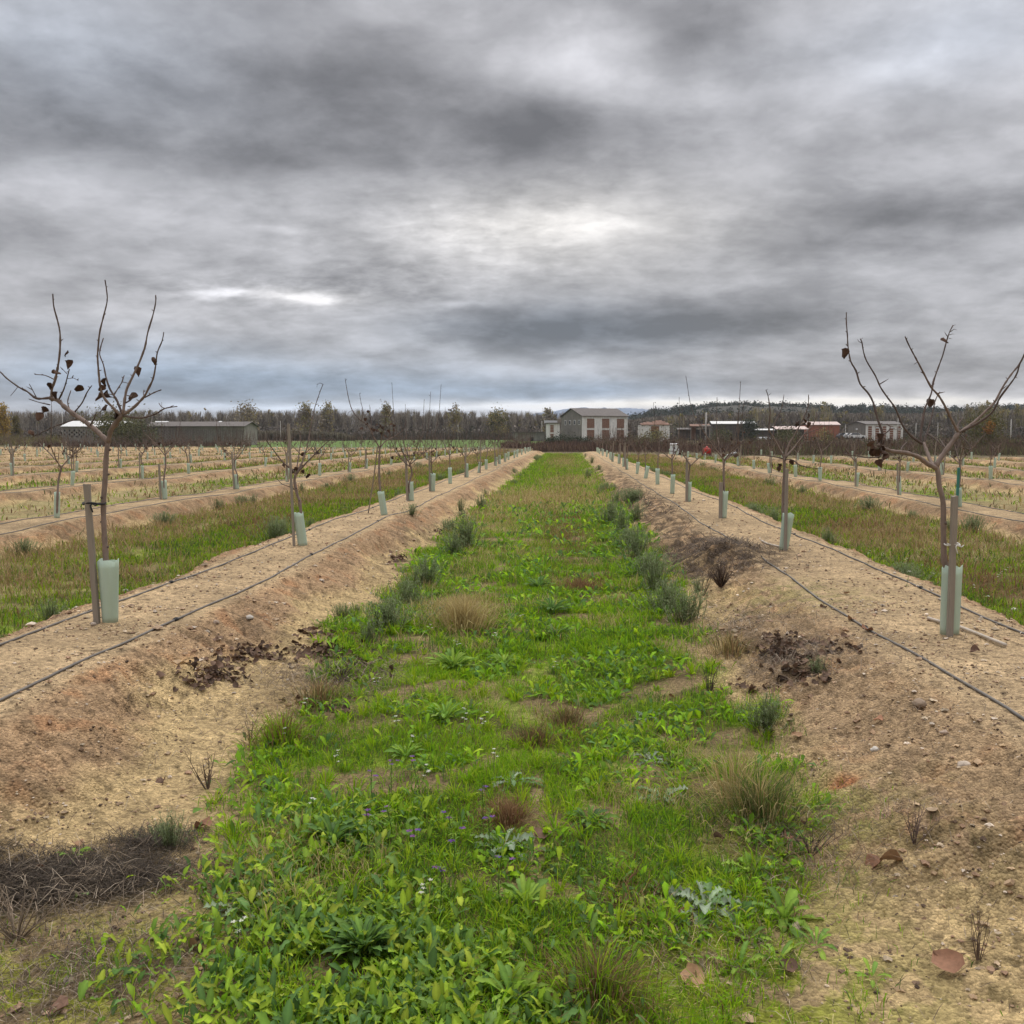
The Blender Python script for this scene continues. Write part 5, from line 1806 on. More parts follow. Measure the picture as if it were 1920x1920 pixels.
class Building:
    """a thing in its own frame: x along the front, y to the back, z up; front at y = 0"""

    def __init__(s, name, px, y, rz, zb, label, cat):
        s.root = empty(name, (wx(px, y), y, zb), R(rz))
        tag(s.root, label, cat)

    def box(s, name, m, *b, parent=None, bevel=0):
        mb = MB()
        mb.box(*b)
        return mb.build(name, m, parent or s.root)

    def prism(s, name, m, prof, x0, x1, parent=None):
        """profile in (y, z) swept along x"""
        n = len(prof)
        V = [(x0, a, b) for a, b in prof] + [(x1, a, b) for a, b in prof]
        mb = MB()
        F = np.array([(i, (i + 1) % n, n + (i + 1) % n, n + i) for i in range(n)])
        mb.add(np.array(V), [F, np.array([list(range(n))[::-1]]), np.array([list(range(n, 2 * n))])])
        return mb.build(name, m, parent or s.root)

    def roof(s, name, m, x0, x1, y0, y1, ze, zr, t=.12, over=.25, yr=None, ribs=0):
        """two sloping sheets with thickness"""
        yr = (y0 + y1) / 2 if yr is None else yr
        sl = (zr - ze) / (yr - y0)
        sr = (zr - ze) / (y1 - yr)
        p = [(y0 - over, ze - over * sl), (yr, zr), (y1 + over, ze - over * sr), (y1 + over, ze - over * sr + t), (yr, zr + t), (y0 - over, ze - over * sl + t)]
        o = s.prism(name, m, p, x0 - over, x1 + over)
        return o

    def louvre(s, x, z, w, h, n, y=-.06, m='louvre', frame=True):
        """a louvred shutter panel set in the wall"""
        mb = MB()
        for i in range(n):
            a = z + h * i / n
            V = [(x, y, a), (x + w, y, a), (x + w, y + .05, a + h / n * .82), (x, y + .05, a + h / n * .82), (x, y + .055, a), (x + w, y + .055, a)]
            mb.add(np.array(V), [np.array([(0, 1, 2, 3), (4, 5, 1, 0), (3, 2, 5, 4)]), np.array([(0, 3, 4), (1, 5, 2)])])
        o = mb.build('louvre_panel', M[m], s.root)
        b = MB()
        b.box(x, x + w, .001, .06 + y + .02, z, z + h)
        if frame:
            f = MB()
            t = .09
            f.box(x - t, x, y - .03, .02, z - t, z + h + t)
            f.box(x + w, x + w + t, y - .03, .02, z - t, z + h + t)
            f.box(x, x + w, y - .03, .02, z + h, z + h + t)
            f.box(x, x + w, y - .03, .02, z - t, z)
            f.build('frame', M['white_wall'], o)
        return o


# --- the two storey drying barn at the end of the strip
D = 230.0
s_ = D / FPX
B1 = Building('drying_barn', 1092, D, 24, .2, 'tall white fronted barn with six brown louvred panels at the end of the strip', 'barn')
Lf = 86 * s_ / math.cos(R(24))
zt = wz(780, D) - .2
zr_ = wz(768, D) - .2 + .35
dp = 11.8
B1.box('front_wall', M['white_wall'], 0, Lf, 0, .3, 0, zt)
B1.box('back_wall', M['grey_wall'], 0, Lf, dp - .3, dp, 0, zt)
B1.prism('gable_wall', M['grey_wall'], [(.3, 0), (dp - .3, 0), (dp - .3, zt), (dp / 2, zr_ - .05), (.3, zt)], 0, .3)
B1.prism('gable_wall', M['grey_wall'], [(.3, 0), (dp - .3, 0), (dp - .3, zt), (dp / 2, zr_ - .05), (.3, zt)], Lf - .3, Lf)
B1.roof('roof', M['dark_roof'], 0, Lf, 0, dp, zt, zr_, .14, .3)
for cx_ in (.095, .425, .755):
    for (pa, pb) in ((784.5, 802.5), (806, 826)):
        za, zb_ = wz(pb, D) - .2, wz(pa, D) - .2
        B1.louvre(Lf * cx_, za, Lf * .165, zb_ - za, 9)
for i in range(4):
    yy = 1.2 + i * 2.55
    f = B1.box('window', M['white_wall'], -.05, .0, yy, yy + .95, zt - 1.95, zt - .85)
    B1.box('pane', M['glass'], -.057, -.0505, yy + .12, yy + .83, zt - 1.85, zt - .95, parent=f)
# --- its white annex
B2 = Building('annex', 1028, 233, 10, .2, 'narrow white annex with two brown shutters left of the tall barn', 'outbuilding')
w2_, h2_ = 22 * s_, wz(794, 233) - .2
B2.box('wall', M['white_wall'], 0, w2_, 0, 3.5, 0, h2_)
B2.box('roof', M['dark_roof'], -.25, w2_ + .25, -.3, 3.8, h2_ + .005, h2_ + .18)
B2.box('parapet', M['white_roof'], -.35, w2_ + .1, 3.805, 3.95, h2_ + .1, h2_ + .75)
B2.louvre(w2_ * .17, h2_ * .06, w2_ * .3, h2_ * .42, 6)
B2.louvre(w2_ * .17, h2_ * .55, w2_ * .3, h2_ * .38, 5)
B3 = Building('low_shed', 962, 236, 4, .2, 'long low grey shed left of the white annex', 'shed')
B3.box('wall', M['grey_wall'], 0, 7.2, 0, 3, 0, wz(811, 236) - .2)
B3.box('roof', M['dark_roof'], -.2, 7.4, -.3, 3.2, wz(811, 236) - .195, wz(809.5, 236) - .2)
B3.box('door', M['dark_panel'], 3.9, 4.7, -.03, .0, 0, 1.3)
# --- small ruined white house
B4 = Building('ruined_house', 1202, 240, 3, .2, 'small ruined white house with a broken brown roof right of the tall barn', 'house')
w4, h4 = 53 * 240 / FPX, wz(797, 240) - .2
B4.box('front_wall', M['white_wall'], 0, w4, 0, .3, 0, h4)
B4.box('side_wall', M['white_wall'], 0, .3, .301, 6, 0, h4)
B4.box('side_wall', M['white_wall'], w4 - .3, w4, .301, 6, 0, h4)
B4.box('door', M['dark_panel'], w4 * .37, w4 * .62, -.04, -.001, h4 * .30, h4 * .64)
B4.box('shutter', M['louvre'], w4 * .35, w4 * .63, -.06, -.001, h4 * .66, h4 * .94)
B4.box('door_step', M['grey_wall'], w4 * .40, w4 * .60, -.3, -.001, 0, h4 * .29)
rf = MB()
for i in range(9):     # the roof is half fallen in: rafters and patches of tile
    x0 = w4 * i / 9
    hh = h4 + .05 + [.3, .5, .65, .55, .75, .95, 1.0, .8, .45][i]
    V = np.array([(x0, -.2, h4 - .02), (x0 + w4 / 9 + .01, -.2, h4 - .02), (x0 + w4 / 9 + .01, 3, hh), (x0, 3, hh), (x0, -.2, h4 + .1), (x0 + w4 / 9 + .01, -.2, h4 + .1), (x0 + w4 / 9 + .01, 3, hh + .12), (x0, 3, hh + .12)])
    rf.add(V, np.array([(0, 3, 2, 1), (4, 5, 6, 7), (0, 1, 5, 4), (1, 2, 6, 5), (2, 3, 7, 6), (3, 0, 4, 7)]))
rf.build('roof', M['rust'], B4.root)
# --- dark open sheds with rust
B5 = Building('open_shed', 1271, 250, -4, .4, 'dark tumbledown open shed left of the big pale pole', 'shed')
z_ = lambda py: wz(py, 250) - .4
B5.box('wall', M['dark_wall'], 0, 7.6, 1.5, 4.5, 0, z_(805))
B5.prism('lean_to_roof', M['grey_roof'], [(-.3, z_(806)), (1.5, z_(803)), (1.5, z_(803) + .12), (-.3, z_(806) + .12)], -.2, 3.2)
B5.prism('rusty_roof', M['rust'], [(-.5, z_(800)), (4.5, z_(796)), (4.5, z_(796) + .15), (-.5, z_(800) + .15)], 2.9, 7.8)
for q in (.1, 3.0, 5.2, 7.4):
    B5.box('post', M['stake'], q, q + .18, -.2, -.02, 0, z_(801 if q > 2 else 806))
B5.box('wall_panel', M['rust'], 3.3, 4.3, 1.44, 1.49, .6, z_(800))
# --- long barn with a pale roof
B6 = Building('long_barn', 1336, 255, 0, .4, 'long dark barn with a pale roof line right of the big pale pole', 'barn')
z_ = lambda py: wz(py, 255) - .4
w6 = 78 * 255 / FPX
B6.box('wall', M['dark_wall'], 0, w6, 0, 6, 0, z_(794.5))
B6.roof('roof', M['white_roof'], 0, w6, 0, 6, z_(795), z_(790.5), .12, .3)
for i in range(4):
    B6.box('opening_shade', M['dark_panel'], 1 + i * 2.4, 2.4 + i * 2.4, -.04, -.001, 0, 2.2)  # near-black boxes on the wall; shade of open bays put into their colour
# --- low tanks/white lean-to between
B7 = Building('white_shed', 1416, 252, 0, .4, 'low white roofed lean-to between the long barn and the pinkish shed', 'shed')
z_ = lambda py: wz(py, 252) - .4
B7.box('wall', M['dark_wall'], 0, 4.6, .5, 3, 0, z_(807))
B7.prism('roof', M['white_roof'], [(-.3, z_(807)), (3.2, z_(804.5)), (3.2, z_(804.5) + .1), (-.3, z_(807) + .1)], -.2, 4.7)
for i in range(3):
    mb = MB()
    V, F = tube_geo(np.array([(.5 + i * 1.4, -.4, .75), (.55 + i * 1.4, -.4, .75), (1.55 + i * 1.4, -.4, .75), (1.6 + i * 1.4, -.4, .75)]), np.array([.3, .42, .42, .3]), 12)
    mb.add(V, F)
    mb.build('drum', M['white_paint'], B7.root, smooth=True)
# --- pinkish open shed and red brick building
B8 = Building('pink_roofed_shed', 1456, 256, 0, .4, 'open shed with a faded pinkish roof left of the red brick building', 'shed')
z_ = lambda py: wz(py, 256) - .4
B8.box('back_wall', M['dark_wall'], 0, 7.6, 4, 4.3, 0, z_(803))
B8.prism('roof', M['pink_roof'], [(-.4, z_(805.5)), (4.4, z_(800)), (4.4, z_(800) + .12), (-.4, z_(805.5) + .12)], -.2, 7.8)
for i in range(4):
    B8.box('post', M['stake'], .05 + i * 2.45, .25 + i * 2.45, -.2, 0, 0, z_(805.6))
B8.box('low_wall', M['red_brick'], 0, 7.6, .01, .2, 0, .9)
B9 = Building('brick_warehouse', 1514, 260, 0, .4, 'plain red brick building with a pinkish flat roof', 'building')
z_ = lambda py: wz(py, 260) - .4
w9 = 58 * 260 / FPX
B9.box('wall', M['red_brick'], 0, w9, 0, 7, 0, z_(797))
B9.roof('roof', M['pink_roof'], 0, w9, 0, 7, z_(797), z_(791.5), .12, .25)
# --- warehouse with white bays
B10 = Building('bay_warehouse', 1624, 262, 14, .4, 'grey roofed warehouse with white piers and brown doors at far right', 'warehouse')
z_ = lambda py: wz(py, 262) - .4
w10 = 72 * 262 / FPX / math.cos(R(14))
B10.box('front_wall', M['white_wall'], 0, w10, 0, .3, 0, z_(796))
B10.prism('gable_wall', M['grey_wall'], [(.3, 0), (9, 0), (9, z_(796)), (4.6, z_(791)), (.3, z_(796))], 0, .3)
B10.prism('gable_wall', M['grey_wall'], [(.3, 0), (9, 0), (9, z_(796)), (4.6, z_(791)), (.3, z_(796))], w10 - .3, w10)
B10.roof('roof', M['grey_roof'], 0, w10, 0, 9, z_(796), z_(790.5), .14, .3)
for i in range(5):
    x0 = w10 * (.05 + .195 * i)
    o = B10.louvre(x0, .1, w10 * .10, z_(798) - .2, 7, frame=False)
    if i in (1, 3):
        B10.box('fanlight', M['white_paint'], x0 + .1, x0 + w10 * .09, -.1, -.065, z_(803), z_(801))
B10.box('window', M['white_paint'], -.05, 0, 4, 5, z_(806), z_(803))

# --- long lattice barn on the left
D = 160.0
z_ = lambda py: wz(py, D) - .25
M['pierced'] = mat('pierced_brick', (.27, .245, .22), .95, .18, 1.5, streak=.25)


def lattice_wall(bd, x0, x1, y, h, rows, zlo, zhi, pitch=.62, name='lattice_wall'):
    """brick wall with real staggered slots through it, built of piers and blocks"""
    mb = MB()
    mb.box(x0, x1, y, y + .22, 0, zlo)
    mb.box(x0, x1, y, y + .22, zhi, h)
    rh = (zhi - zlo) / rows
    n = int((x1 - x0) / pitch)
    p = (x1 - x0) / n
    for r in range(rows):
        za, zb = zlo + rh * r, zlo + rh * (r + 1)
        off = p / 2 if r % 2 else 0
        xs = [x0]
        for i in range(n + 1):
            c = x0 + off + p * i
            a, b = max(x0, c - p * .16), min(x1, c + p * .16)
            if b > a and b - a > .02:
                if a > xs[-1]:
                    mb.box(xs[-1], a, y + .003, y + .217, za, zb)
                xs.append(b)
        if xs[-1] < x1:
            mb.box(xs[-1], x1, y + .003, y + .217, za, zb)
    return mb.build(name, M['pierced'], bd.root)


L1 = Building('lattice_barn', 272, D, 0, .25, 'long grey barn with pierced brick walls and a dark roof at left', 'barn')
wl = (464 - 272) * D / FPX
hl = z_(799)
lattice_wall(L1, 0, wl, 0, hl, 9, hl * .18, hl * .82)
L1.box('back_wall', M['brick_lattice'], 0, wl, 6.8, 7, 0, hl)
L1.prism('gable_wall', M['brick_lattice'], [(.22, 0), (6.8, 0), (6.8, hl), (3.5, z_(791)), (.22, hl)], 0, .2)
L1.prism('gable_wall', M['brick_lattice'], [(.22, 0), (6.8, 0), (6.8, hl), (3.5, z_(791)), (.22, hl)], wl - .2, wl)
L1.roof('roof', M['dark_roof'], 0, wl, 0, 7, hl, z_(790.5), .1, .3)
for i in range(5):
    L1.box('pier', M['grey_wall'], wl * (i + .5) / 5 - .12, wl * (i + .5) / 5 + .12, -.08, -.002, 0, hl)
for q, w in ((.02, .14), (.68, .03)):
    L1.prism('pale_sheet', M['white_roof'], [(2.9, z_(791.4) + .06), (3.5, z_(790.5) + .12), (3.5, z_(790.5) + .17), (2.9, z_(791.4) + .11)], wl * q, wl * (q + w))
L2 = Building('white_roofed_barn', 117, D + 3, 0, .25, 'pierced brick barn with a bright white roof behind the nearest left tree', 'barn')
wl2 = (232 - 117) * D / FPX
lattice_wall(L2, 0, wl2, 0, hl, 4, hl * .42, hl * .84, .75)
L2.box('back_wall', M['brick_lattice'], 0, wl2, 6.8, 7, 0, hl)
L2.prism('gable_wall', M['brick_lattice'], [(.22, 0), (6.8, 0), (6.8, hl), (3.5, z_(791)), (.22, hl)], 0, .2)
L2.roof('roof', M['white_roof'], 0, wl2, 0, 7, hl, z_(788.5), .1, .2)

# --- poles
for i, (px, y0, y1, d, w, lab, arm) in enumerate([
    (1323.5, 774, 824, 150, .26, 'tall thick pale pole with a crossbar before the dark sheds', True), (1585, 796, 816, 255, .16, 'short pale pole between the brick building and the bay warehouse', False),
    (1683, 784, 826, 170, .16, 'slim pale pole in front of the bay warehouse', True), (1717, 794, 822, 200, .16, 'pale pole just right of the bay warehouse', False), (1758, 793, 816, 230, .16, 'far pole between the trunk and the pole right of the warehouse', False),
    (1895, 787, 818, 200, .26, 'pale pole near the right edge of the picture', False), (118, 767, 800, 170, .13, 'thin pole rising over the white roofed barn', False), (526, 789, 812, 240, .16, 'thin pole standing by the reed bank', False),
    (859, 796, 815, 260, .14, 'thin pole before the wood left of the tall barn', False), (1016, 790, 816, 238, .16, 'thin pole left of the white annex', False)]):
    x, zt_, zb_ = wx(px, d), wz(y0, d), float(gz(wx(px, d), d)) - .1
    root = empty('utility_pole', (x, d, zb_))
    mb = MB()
    h = zt_ - zb_
    V, F = tube_geo(np.array([(0, 0, -.3), (0, 0, h * .5), (0, 0, h)]), np.array([w * .62, w * .5, w * .38]), 8)
    mb.add(V, F)
    mb.build('pole', M['pole'], root, smooth=True)
    if arm:
        mb = MB()
        mb.box(-.7, .7, -.06, .06, h - 1.95, h - 1.8)
        o = mb.build('crossbar', M['pole'], root)
        for q in (-.6, 0, .6):
            mb = MB()
            V, F = tube_geo(np.array([(q, 0, h - 1.8), (q, 0, h - 1.7), (q, 0, h - 1.62)]), np.array([.05, .07, .03]), 8)
            mb.add(V, F)
            mb.build('insulator', M['glass'], o, smooth=True)
    tag(root, lab, 'pole', 'utility poles')

# --- white cabin and red sprayer tank at the edge of the orchard
p = np.array([wx(1265, 92), 92.0])
root = empty('white_cabin', (p[0], p[1], float(gz(*p))))
mb = MB()
sx, sy, sz = .36, .4, .88
mb.box(-sx, sx, -sy, sy, .06, sz)
for i in range(7):
    a = -sx + (i + .5) * 2 * sx / 7
    mb.box(a - .025, a + .025, -sy - .02, -sy, .08, sz - .03)
mb.build('body', M['white_paint'], root)
mb = MB()
V = np.array([(-sx - .04, -sy - .06, sz + .003), (sx + .04, -sy - .06, sz + .003), (sx + .04, sy + .06, sz + .003), (-sx - .04, sy + .06, sz + .003), (-sx - .04, -sy - .06, sz + .06), (sx + .04, -sy - .06, sz + .06), (sx + .04, 0, sz + .13), (sx + .04, sy + .06, sz + .06), (-sx - .04, sy + .06, sz + .06), (-sx - .04, 0, sz + .13)])
mb.add(V, [np.array([(0, 3, 2, 1), (4, 5, 6, 9), (9, 6, 7, 8), (0, 1, 5, 4), (3, 8, 7, 2)]), np.array([(1, 2, 7, 6, 5), (0, 4, 9, 8, 3)])])
mb.build('roof', M['white_roof'], root)
mb = MB()
for q in (-.3, .22):
    mb.box(q, q + .08, -.35, .35, 0, .058)
mb.build('skid', M['stake'], root)
tag(root, 'small white ribbed cabin at the edge of the orchard right of the strip', 'cabin')
p = np.array([wx(1325, 88), 88.0])
root = empty('sprayer_tank', (p[0], p[1], float(gz(*p)) + .0))
mb = MB()
V, F = tube_geo(np.array([(0, 0, .12), (0, 0, .15), (0, 0, .3), (0, 0, .55), (0, 0, .68), (0, 0, .74)]), np.array([.30, .38, .42, .41, .33, .18]), 20)
mb.add(V, F)
mb.build('tank', M['red_paint'], root, smooth=True)
mb = MB()
V, F = tube_geo(np.array([(0, 0, .72), (0, 0, .82), (0, 0, .84)]), np.array([.16, .16, .12]), 14)
mb.add(V, F)
mb.build('filler_cap', M['red_paint'], root, smooth=True)
mb = MB()
for x_ in (-.42, .42):
    V, F = tube_geo(np.array([(x_, -.45, 0), (x_, -.45, 1.02)]), .04, 6)
    mb.add(V, F)
V, F = tube_geo(np.array([(-.42, -.45, 1.0), (.42, -.45, 1.0)]), .04, 6)
mb.add(V, F)
V, F = tube_geo(np.array([(-.42, -.45, .12), (.42, -.45, .12)]), .04, 6)
mb.add(V, F)
mb.build('frame', M['steel'], root)
for x_ in (-.36, .36):
    mb = MB()
    V, F = tube_geo(np.array([(x_ - .06, .15, .2), (x_ - .05, .15, .2), (x_ + .05, .15, .2), (x_ + .06, .15, .2)]), np.array([.13, .2, .2, .13]), 14)
    mb.add(V, F)
    mb.build('wheel', M['tyre'], root, smooth=True)
root.scale = (.86, .86, .9)
tag(root, 'red tank trailer with a rusty frame at the edge of the orchard', 'tank trailer')
p = np.array([wx(1372, 84), 84.0])
mb = MB()
P_, t_ = spline([(-.34, 0, .05), (-.1, .02, .12), (.12, 0, .17), (.36, -.02, .30)], .05)
V, F = tube_geo(P_, .07 + .06 * np.sin(t_ * 3.1), 9)
mb.add(V, F)
o = mb.build('plastic_sack', M['white_paint'], smooth=True)
o.location = (p[0], p[1], float(gz(*p)) + .02)
tag(o, 'crumpled white plastic sack lying at the far edge of the orchard', 'sack')


# --- parked cars by the bay warehouse
def car(px, y, col, label, rz):
    root = empty('parked_car', (wx(px, y), y, float(gz(wx(px, y), y)) + .5), R(rz))
    m = mat('car_paint', col, .3, .03, 2, spec=.5)
    prof = [(-2.05, .32), (2.0, .32), (2.08, .62), (1.95, .82), (1.05, .95), (-1.9, 1.0), (-2.1, .75)]
    def ex(name, pr, w, mm, par):
        n = len(pr)
        V = [(a, -w, b) for a, b in pr] + [(a, w, b) for a, b in pr]
        mb = MB()
        mb.add(np.array(V), [np.array([(i, (i + 1) % n, n + (i + 1) % n, n + i) for i in range(n)]), np.array([list(range(n))[::-1]]), np.array([list(range(n, 2 * n))])])
        return mb.build(name, mm, par)
    ex('body', prof, .85, m, root)
    c = ex('cabin', [(1.0, .96), (.35, 1.42), (-1.3, 1.45), (-1.85, 1.005)], .74, m, root)
    ex('side_window', [(.75, 1.0), (.28, 1.36), (-1.25, 1.38), (-1.6, 1.02)], .755, M['glass'], c)
    for a in (-1.3, 1.3):
        for b in (-.8, .8):
            mb = MB()
            V, F = tube_geo(np.array([(a, b - .1, .32), (a, b - .09, .32), (a, b + .09, .32), (a, b + .1, .32)]), np.array([.22, .32, .32, .22]), 14)
            mb.add(V, F)
            mb.build('wheel', M['tyre'], root, smooth=True)
    tag(root, label, 'car', 'cars parked by the warehouse')


car(1585, 258, (.10, .11, .12), 'dark car parked right of the red brick building', 12)
car(1598, 256, (.42, .43, .44), 'grey car parked between the other two cars', 5)
car(1607, 254, (.75, .75, .74), 'white car parked nearest the bay warehouse', -8)


# ------------------------------------------------------------------ far trees
def clump_tree(mb, x, y, z, h, w, cols, n=260, leaf=.28, kind='round', rng=RNG):
    """foliage as many small leaf faces through the crown volume, in clumps"""
    nc = max(5, n // 30)
    if kind == 'round':
        th = rng.uniform(0, 6.28, nc)
        u = rng.uniform(-.9, 1, nc)
        rr = np.sqrt(1 - u * u) * rng.uniform(.5, 1, nc)
        cc = np.stack([x + rr * np.cos(th) * w / 2 * .8, y + rr * np.sin(th) * w / 2 * .8, z + h * (.52 + .40 * u)], 1)
        cr = rng.uniform(.16, .30, nc) * w
    else:
        f = rng.uniform(.12, 1, nc)
        th = rng.uniform(0, 6.28, nc)
        rr = w / 2 * np.sqrt(1.05 - f) * rng.uniform(.1, .8, nc)
        cc = np.stack([x + rr * np.cos(th), y + rr * np.sin(th), z + h * f * .97], 1)
        cr = rng.uniform(.10, .22, nc) * w
    tone = rng.normal(1, .16, nc).clip(.6, 1.5)
    ci = rng.integers(0, nc, n)
    P = cc[ci] + rng.normal(0, .55, (n, 3)) * cr[ci][:, None]
    P[:, 2] = np.maximum(P[:, 2], z + .05)
    col = np.array(cols)[rng.integers(0, len(cols), nc)][ci] * tone[ci][:, None] * rng.uniform(.75, 1.25, (n, 1))
    s = leaf * rng.uniform(.5, 1.3, n)
    a = rng.normal(0, 1, (n, 3))
    a /= np.linalg.norm(a, axis=1)[:, None]
    b = np.cross(a, rng.normal(0, 1, (n, 3)))
    b /= np.linalg.norm(b, axis=1)[:, None]
    V = np.stack([P - a * s[:, None] * .6, P + b * s[:, None] * .35, P + a * s[:, None] * .7, P - b * s[:, None] * .35], 1)
    mb.add(V.reshape(-1, 3), np.arange(n)[:, None] * 4 + np.arange(4)[None], np.repeat(col, 4, 0))


def twiggy(mb, x, y, z, h, w, n, cols, wid=.08, rng=RNG, upright=.8, base=.15):
    """bare winter crown: trunk and rising slender twigs"""
    V = np.zeros((n, 3, 3))
    f = rng.uniform(base, .88, n)
    a = rng.uniform(0, 6.28, n)
    r0 = rng.uniform(0, .30, n) * w
    L = h * np.minimum(rng.uniform(.12, .34, n), 1.03 - f)
    out = w * rng.uniform(.08, .45, n) * (1 - .25 * f)
    p0 = np.stack([x + r0 * np.cos(a), y + r0 * np.sin(a), z + h * f], 1)
    p1 = p0 + np.stack([np.cos(a) * out, np.sin(a) * out, L * upright], 1)
    s = np.stack([np.cos(a + 1.57), np.sin(a + 1.57), 0 * a], 1) * wid * rng.uniform(.6, 1.4, (n, 1))
    V[:, 0] = p0 - s
    V[:, 1] = p0 + s
    V[:, 2] = p1
    c = np.array(cols)[rng.integers(0, len(cols), n)] * rng.uniform(.7, 1.3, (n, 1))
    mb.add(V.reshape(-1, 3), np.arange(n)[:, None] * 3 + np.arange(3)[None], np.repeat(c, 3, 0))
    # trunk
    t = wid * 1.6
    tv = np.array([(x - t, y, z), (x + t, y, z), (x, y, z + h), (x, y - t, z), (x, y + t, z)])
    mb.add(tv, np.array([(0, 1, 2), (3, 4, 2)]), np.array(cols[0]) * 1.3)


BARE = [(.18, .15, .12), (.15, .126, .105), (.21, .178, .145), (.135, .115, .096)]
PALEB = [(.31, .28, .225), (.27, .235, .19), (.23, .20, .165)]
YEL = [(.27, .24, .095), (.23, .21, .085), (.31, .24, .10)]
OLV = [(.115, .12, .055), (.095, .105, .05), (.135, .13, .06)]
wood = MB()
rng = np.random.default_rng(77)


def band(n, px0, px1, d0, d1, top, cols, w=(2.5, 4), tw=90, wid=.09, leafy=.25, lcols=YEL, var=.12, base=.05):
    for i in range(n):
        d = rng.uniform(d0, d1)
        px = rng.uniform(px0, px1)
        x = wx(px, d)
        z = float(gz(x, d))
        h = (wz(np.interp(px, [a for a, b in top], [b for a, b in top]), d) - z) * rng.uniform(1 - var, 1 + var * .7)
        if h < 1:
            continue
        ww = rng.uniform(*w)
        twiggy(wood, x, d, z, h, ww, tw, cols, wid, rng, .9, base)
        if rng.random() < leafy:
            clump_tree(wood, x, d, z + h * .35, h * .68, ww * .85, lcols, 70, .5, 'tall', rng)


# dark mass of the poplar wood, then the taller pale tops along its front
TL = [(-260, 774), (150, 771), (400, 772), (700, 770), (1000, 775), (1090, 778)]
band(620, -240, 1060, 330, 370, [(a, b + 9) for a, b in TL], BARE, (3.5, 5.5), 110, .22, .05, OLV, .08, .02)
band(480, -240, 1060, 322, 345, [(a, b - 1) for a, b in TL], BARE + PALEB, (2.2, 3.4), 90, .10, .16, YEL, .10)
band(170, -240, 1060, 315, 325, [(a, b - 3) for a, b in TL], PALEB, (1.6, 2.6), 60, .05, .10, YEL, .12, .3)
# undergrowth closing the foot of the wood
for i in range(360):
    d = rng.uniform(308, 322)
    px = rng.uniform(-240, 1080)
    x = wx(px, d)
    clump_tree(wood, x, d, float(gz(x, d)), rng.uniform(1.5, 4.0), rng.uniform(4, 7), BARE + [(.06, .06, .04)], 60, .75, 'round', rng)
# right hand side: mixed wood below the hills
TR = [(1040, 782), (1180, 786), (1240, 781), (1330, 776), (1420, 773), (1500, 774), (1600, 776), (1700, 777), (1790, 773), (1990, 770)]
band(620, 1150, 1990, 330, 390, [(a, b + 1) for a, b in TR], BARE, (3.5, 6), 110, .22, .10, OLV, .1, .02)
band(330, 1150, 1990, 318, 335, [(a, b) for a, b in TR], BARE + PALEB, (2.4, 3.8), 80, .10, .18, YEL, .14)
for a, b, c in [(1400, 1470, 764), (1500, 1570, 759), (1630, 1660, 762), (1790, 1990, 760), (1830, 1860, 752), (1250, 1300, 778)]:
    band(max(6, (b - a) // 7), a, b, 310, 318, [(0, c), (2000, c)], PALEB + YEL, (2.5, 4), 90, .06, .35, YEL, .1, .15)
for i in range(300):
    d = rng.uniform(300, 315)
    px = rng.uniform(1150, 1990)
    x = wx(px, d)
    clump_tree(wood, x, d, float(gz(x, d)), rng.uniform(2.0, 4.5), rng.uniform(4, 7), BARE + [(.07, .07, .045), (.10, .085, .06)], 60, .75, 'round', rng)
o = wood.build('far_wood', M['wood'])
tag(o, 'long grey brown winter wood of slender bare poplars closing the horizon', 'wood', kind='stuff')


# --- single trees that stand out
def lone_tree(name, px, d, top, w, cols, label, n=1500, leaf=.16, kind='round', zb=None, extra=None):
    x = wx(px, d)
    z = float(gz(x, d))
    h = wz(top, d) - z
    root = empty(name, (x, d, z))
    mb = MB()
    limb(mb, [(0, 0, -.1), (.04, 0, h * .25), (-.03, .05, h * .55), (.05, 0, h * .85)], .035 * h, .008 * h, 7, .2, BARK, BARK, .05, rng, False)
    for i in range(7):
        a = i * 2.4
        limb(mb, [(0, 0, h * (.2 + .07 * i)), (math.cos(a) * w * .2, math.sin(a) * w * .2, h * (.32 + .07 * i)), (math.cos(a) * w * .36, math.sin(a) * w * .36, h * (.45 + .065 * i))], .014 * h, .004 * h, 5, .2, BARK, TWIG, .05, rng, False)
    mb.build('trunk', M['bark2'], root)
    mb = MB()
    clump_tree(mb, 0, 0, 0, h, w, cols, n, leaf, kind, rng)
    if extra:
        extra(mb, h, w)
    mb.build('crown', M['bush'], root)
    return tag(root, label, 'tree')


OL = [(.115, .115, .045), (.095, .10, .04), (.14, .13, .05)]
lone_tree('olive_tree', 222, 152, 778, 8.2, OL, 'wide olive green tree hiding the joint of the two lattice barns', 4200, .26)
lone_tree('leafy_tree', 268, 150, 796, 5.5, OLV + [(.08, .075, .045)], 'low dark bushy tree right of the wide olive green tree', 2400, .24)
lone_tree('poplar_tree', 6, 210, 757, 4.4, [(.36, .25, .06), (.30, .22, .06), (.40, .26, .05)], 'yellow autumn poplar at the left edge of the picture', 2600, .3, 'tall')
lone_tree('poplar_tree', 30, 215, 780, 3.2, [(.17, .14, .05), (.14, .12, .05)], 'smaller brownish poplar beside the yellow one', 1200, .3, 'tall')
lone_tree('poplar_tree', 462, 300, 758, 8, YEL + PALEB, 'bushy yellow green tree rising above the wood behind the lattice barn', 2200, .5)
lone_tree('poplar_tree', 574, 300, 756, 7, YEL + PALEB, 'pale topped poplar above the wood left of the reed bank', 1800, .5, 'tall')
lone_tree('poplar_tree', 615, 302, 754, 6.5, YEL + PALEB, 'yellow green poplar, tallest above the middle of the wood', 1600, .5, 'tall')
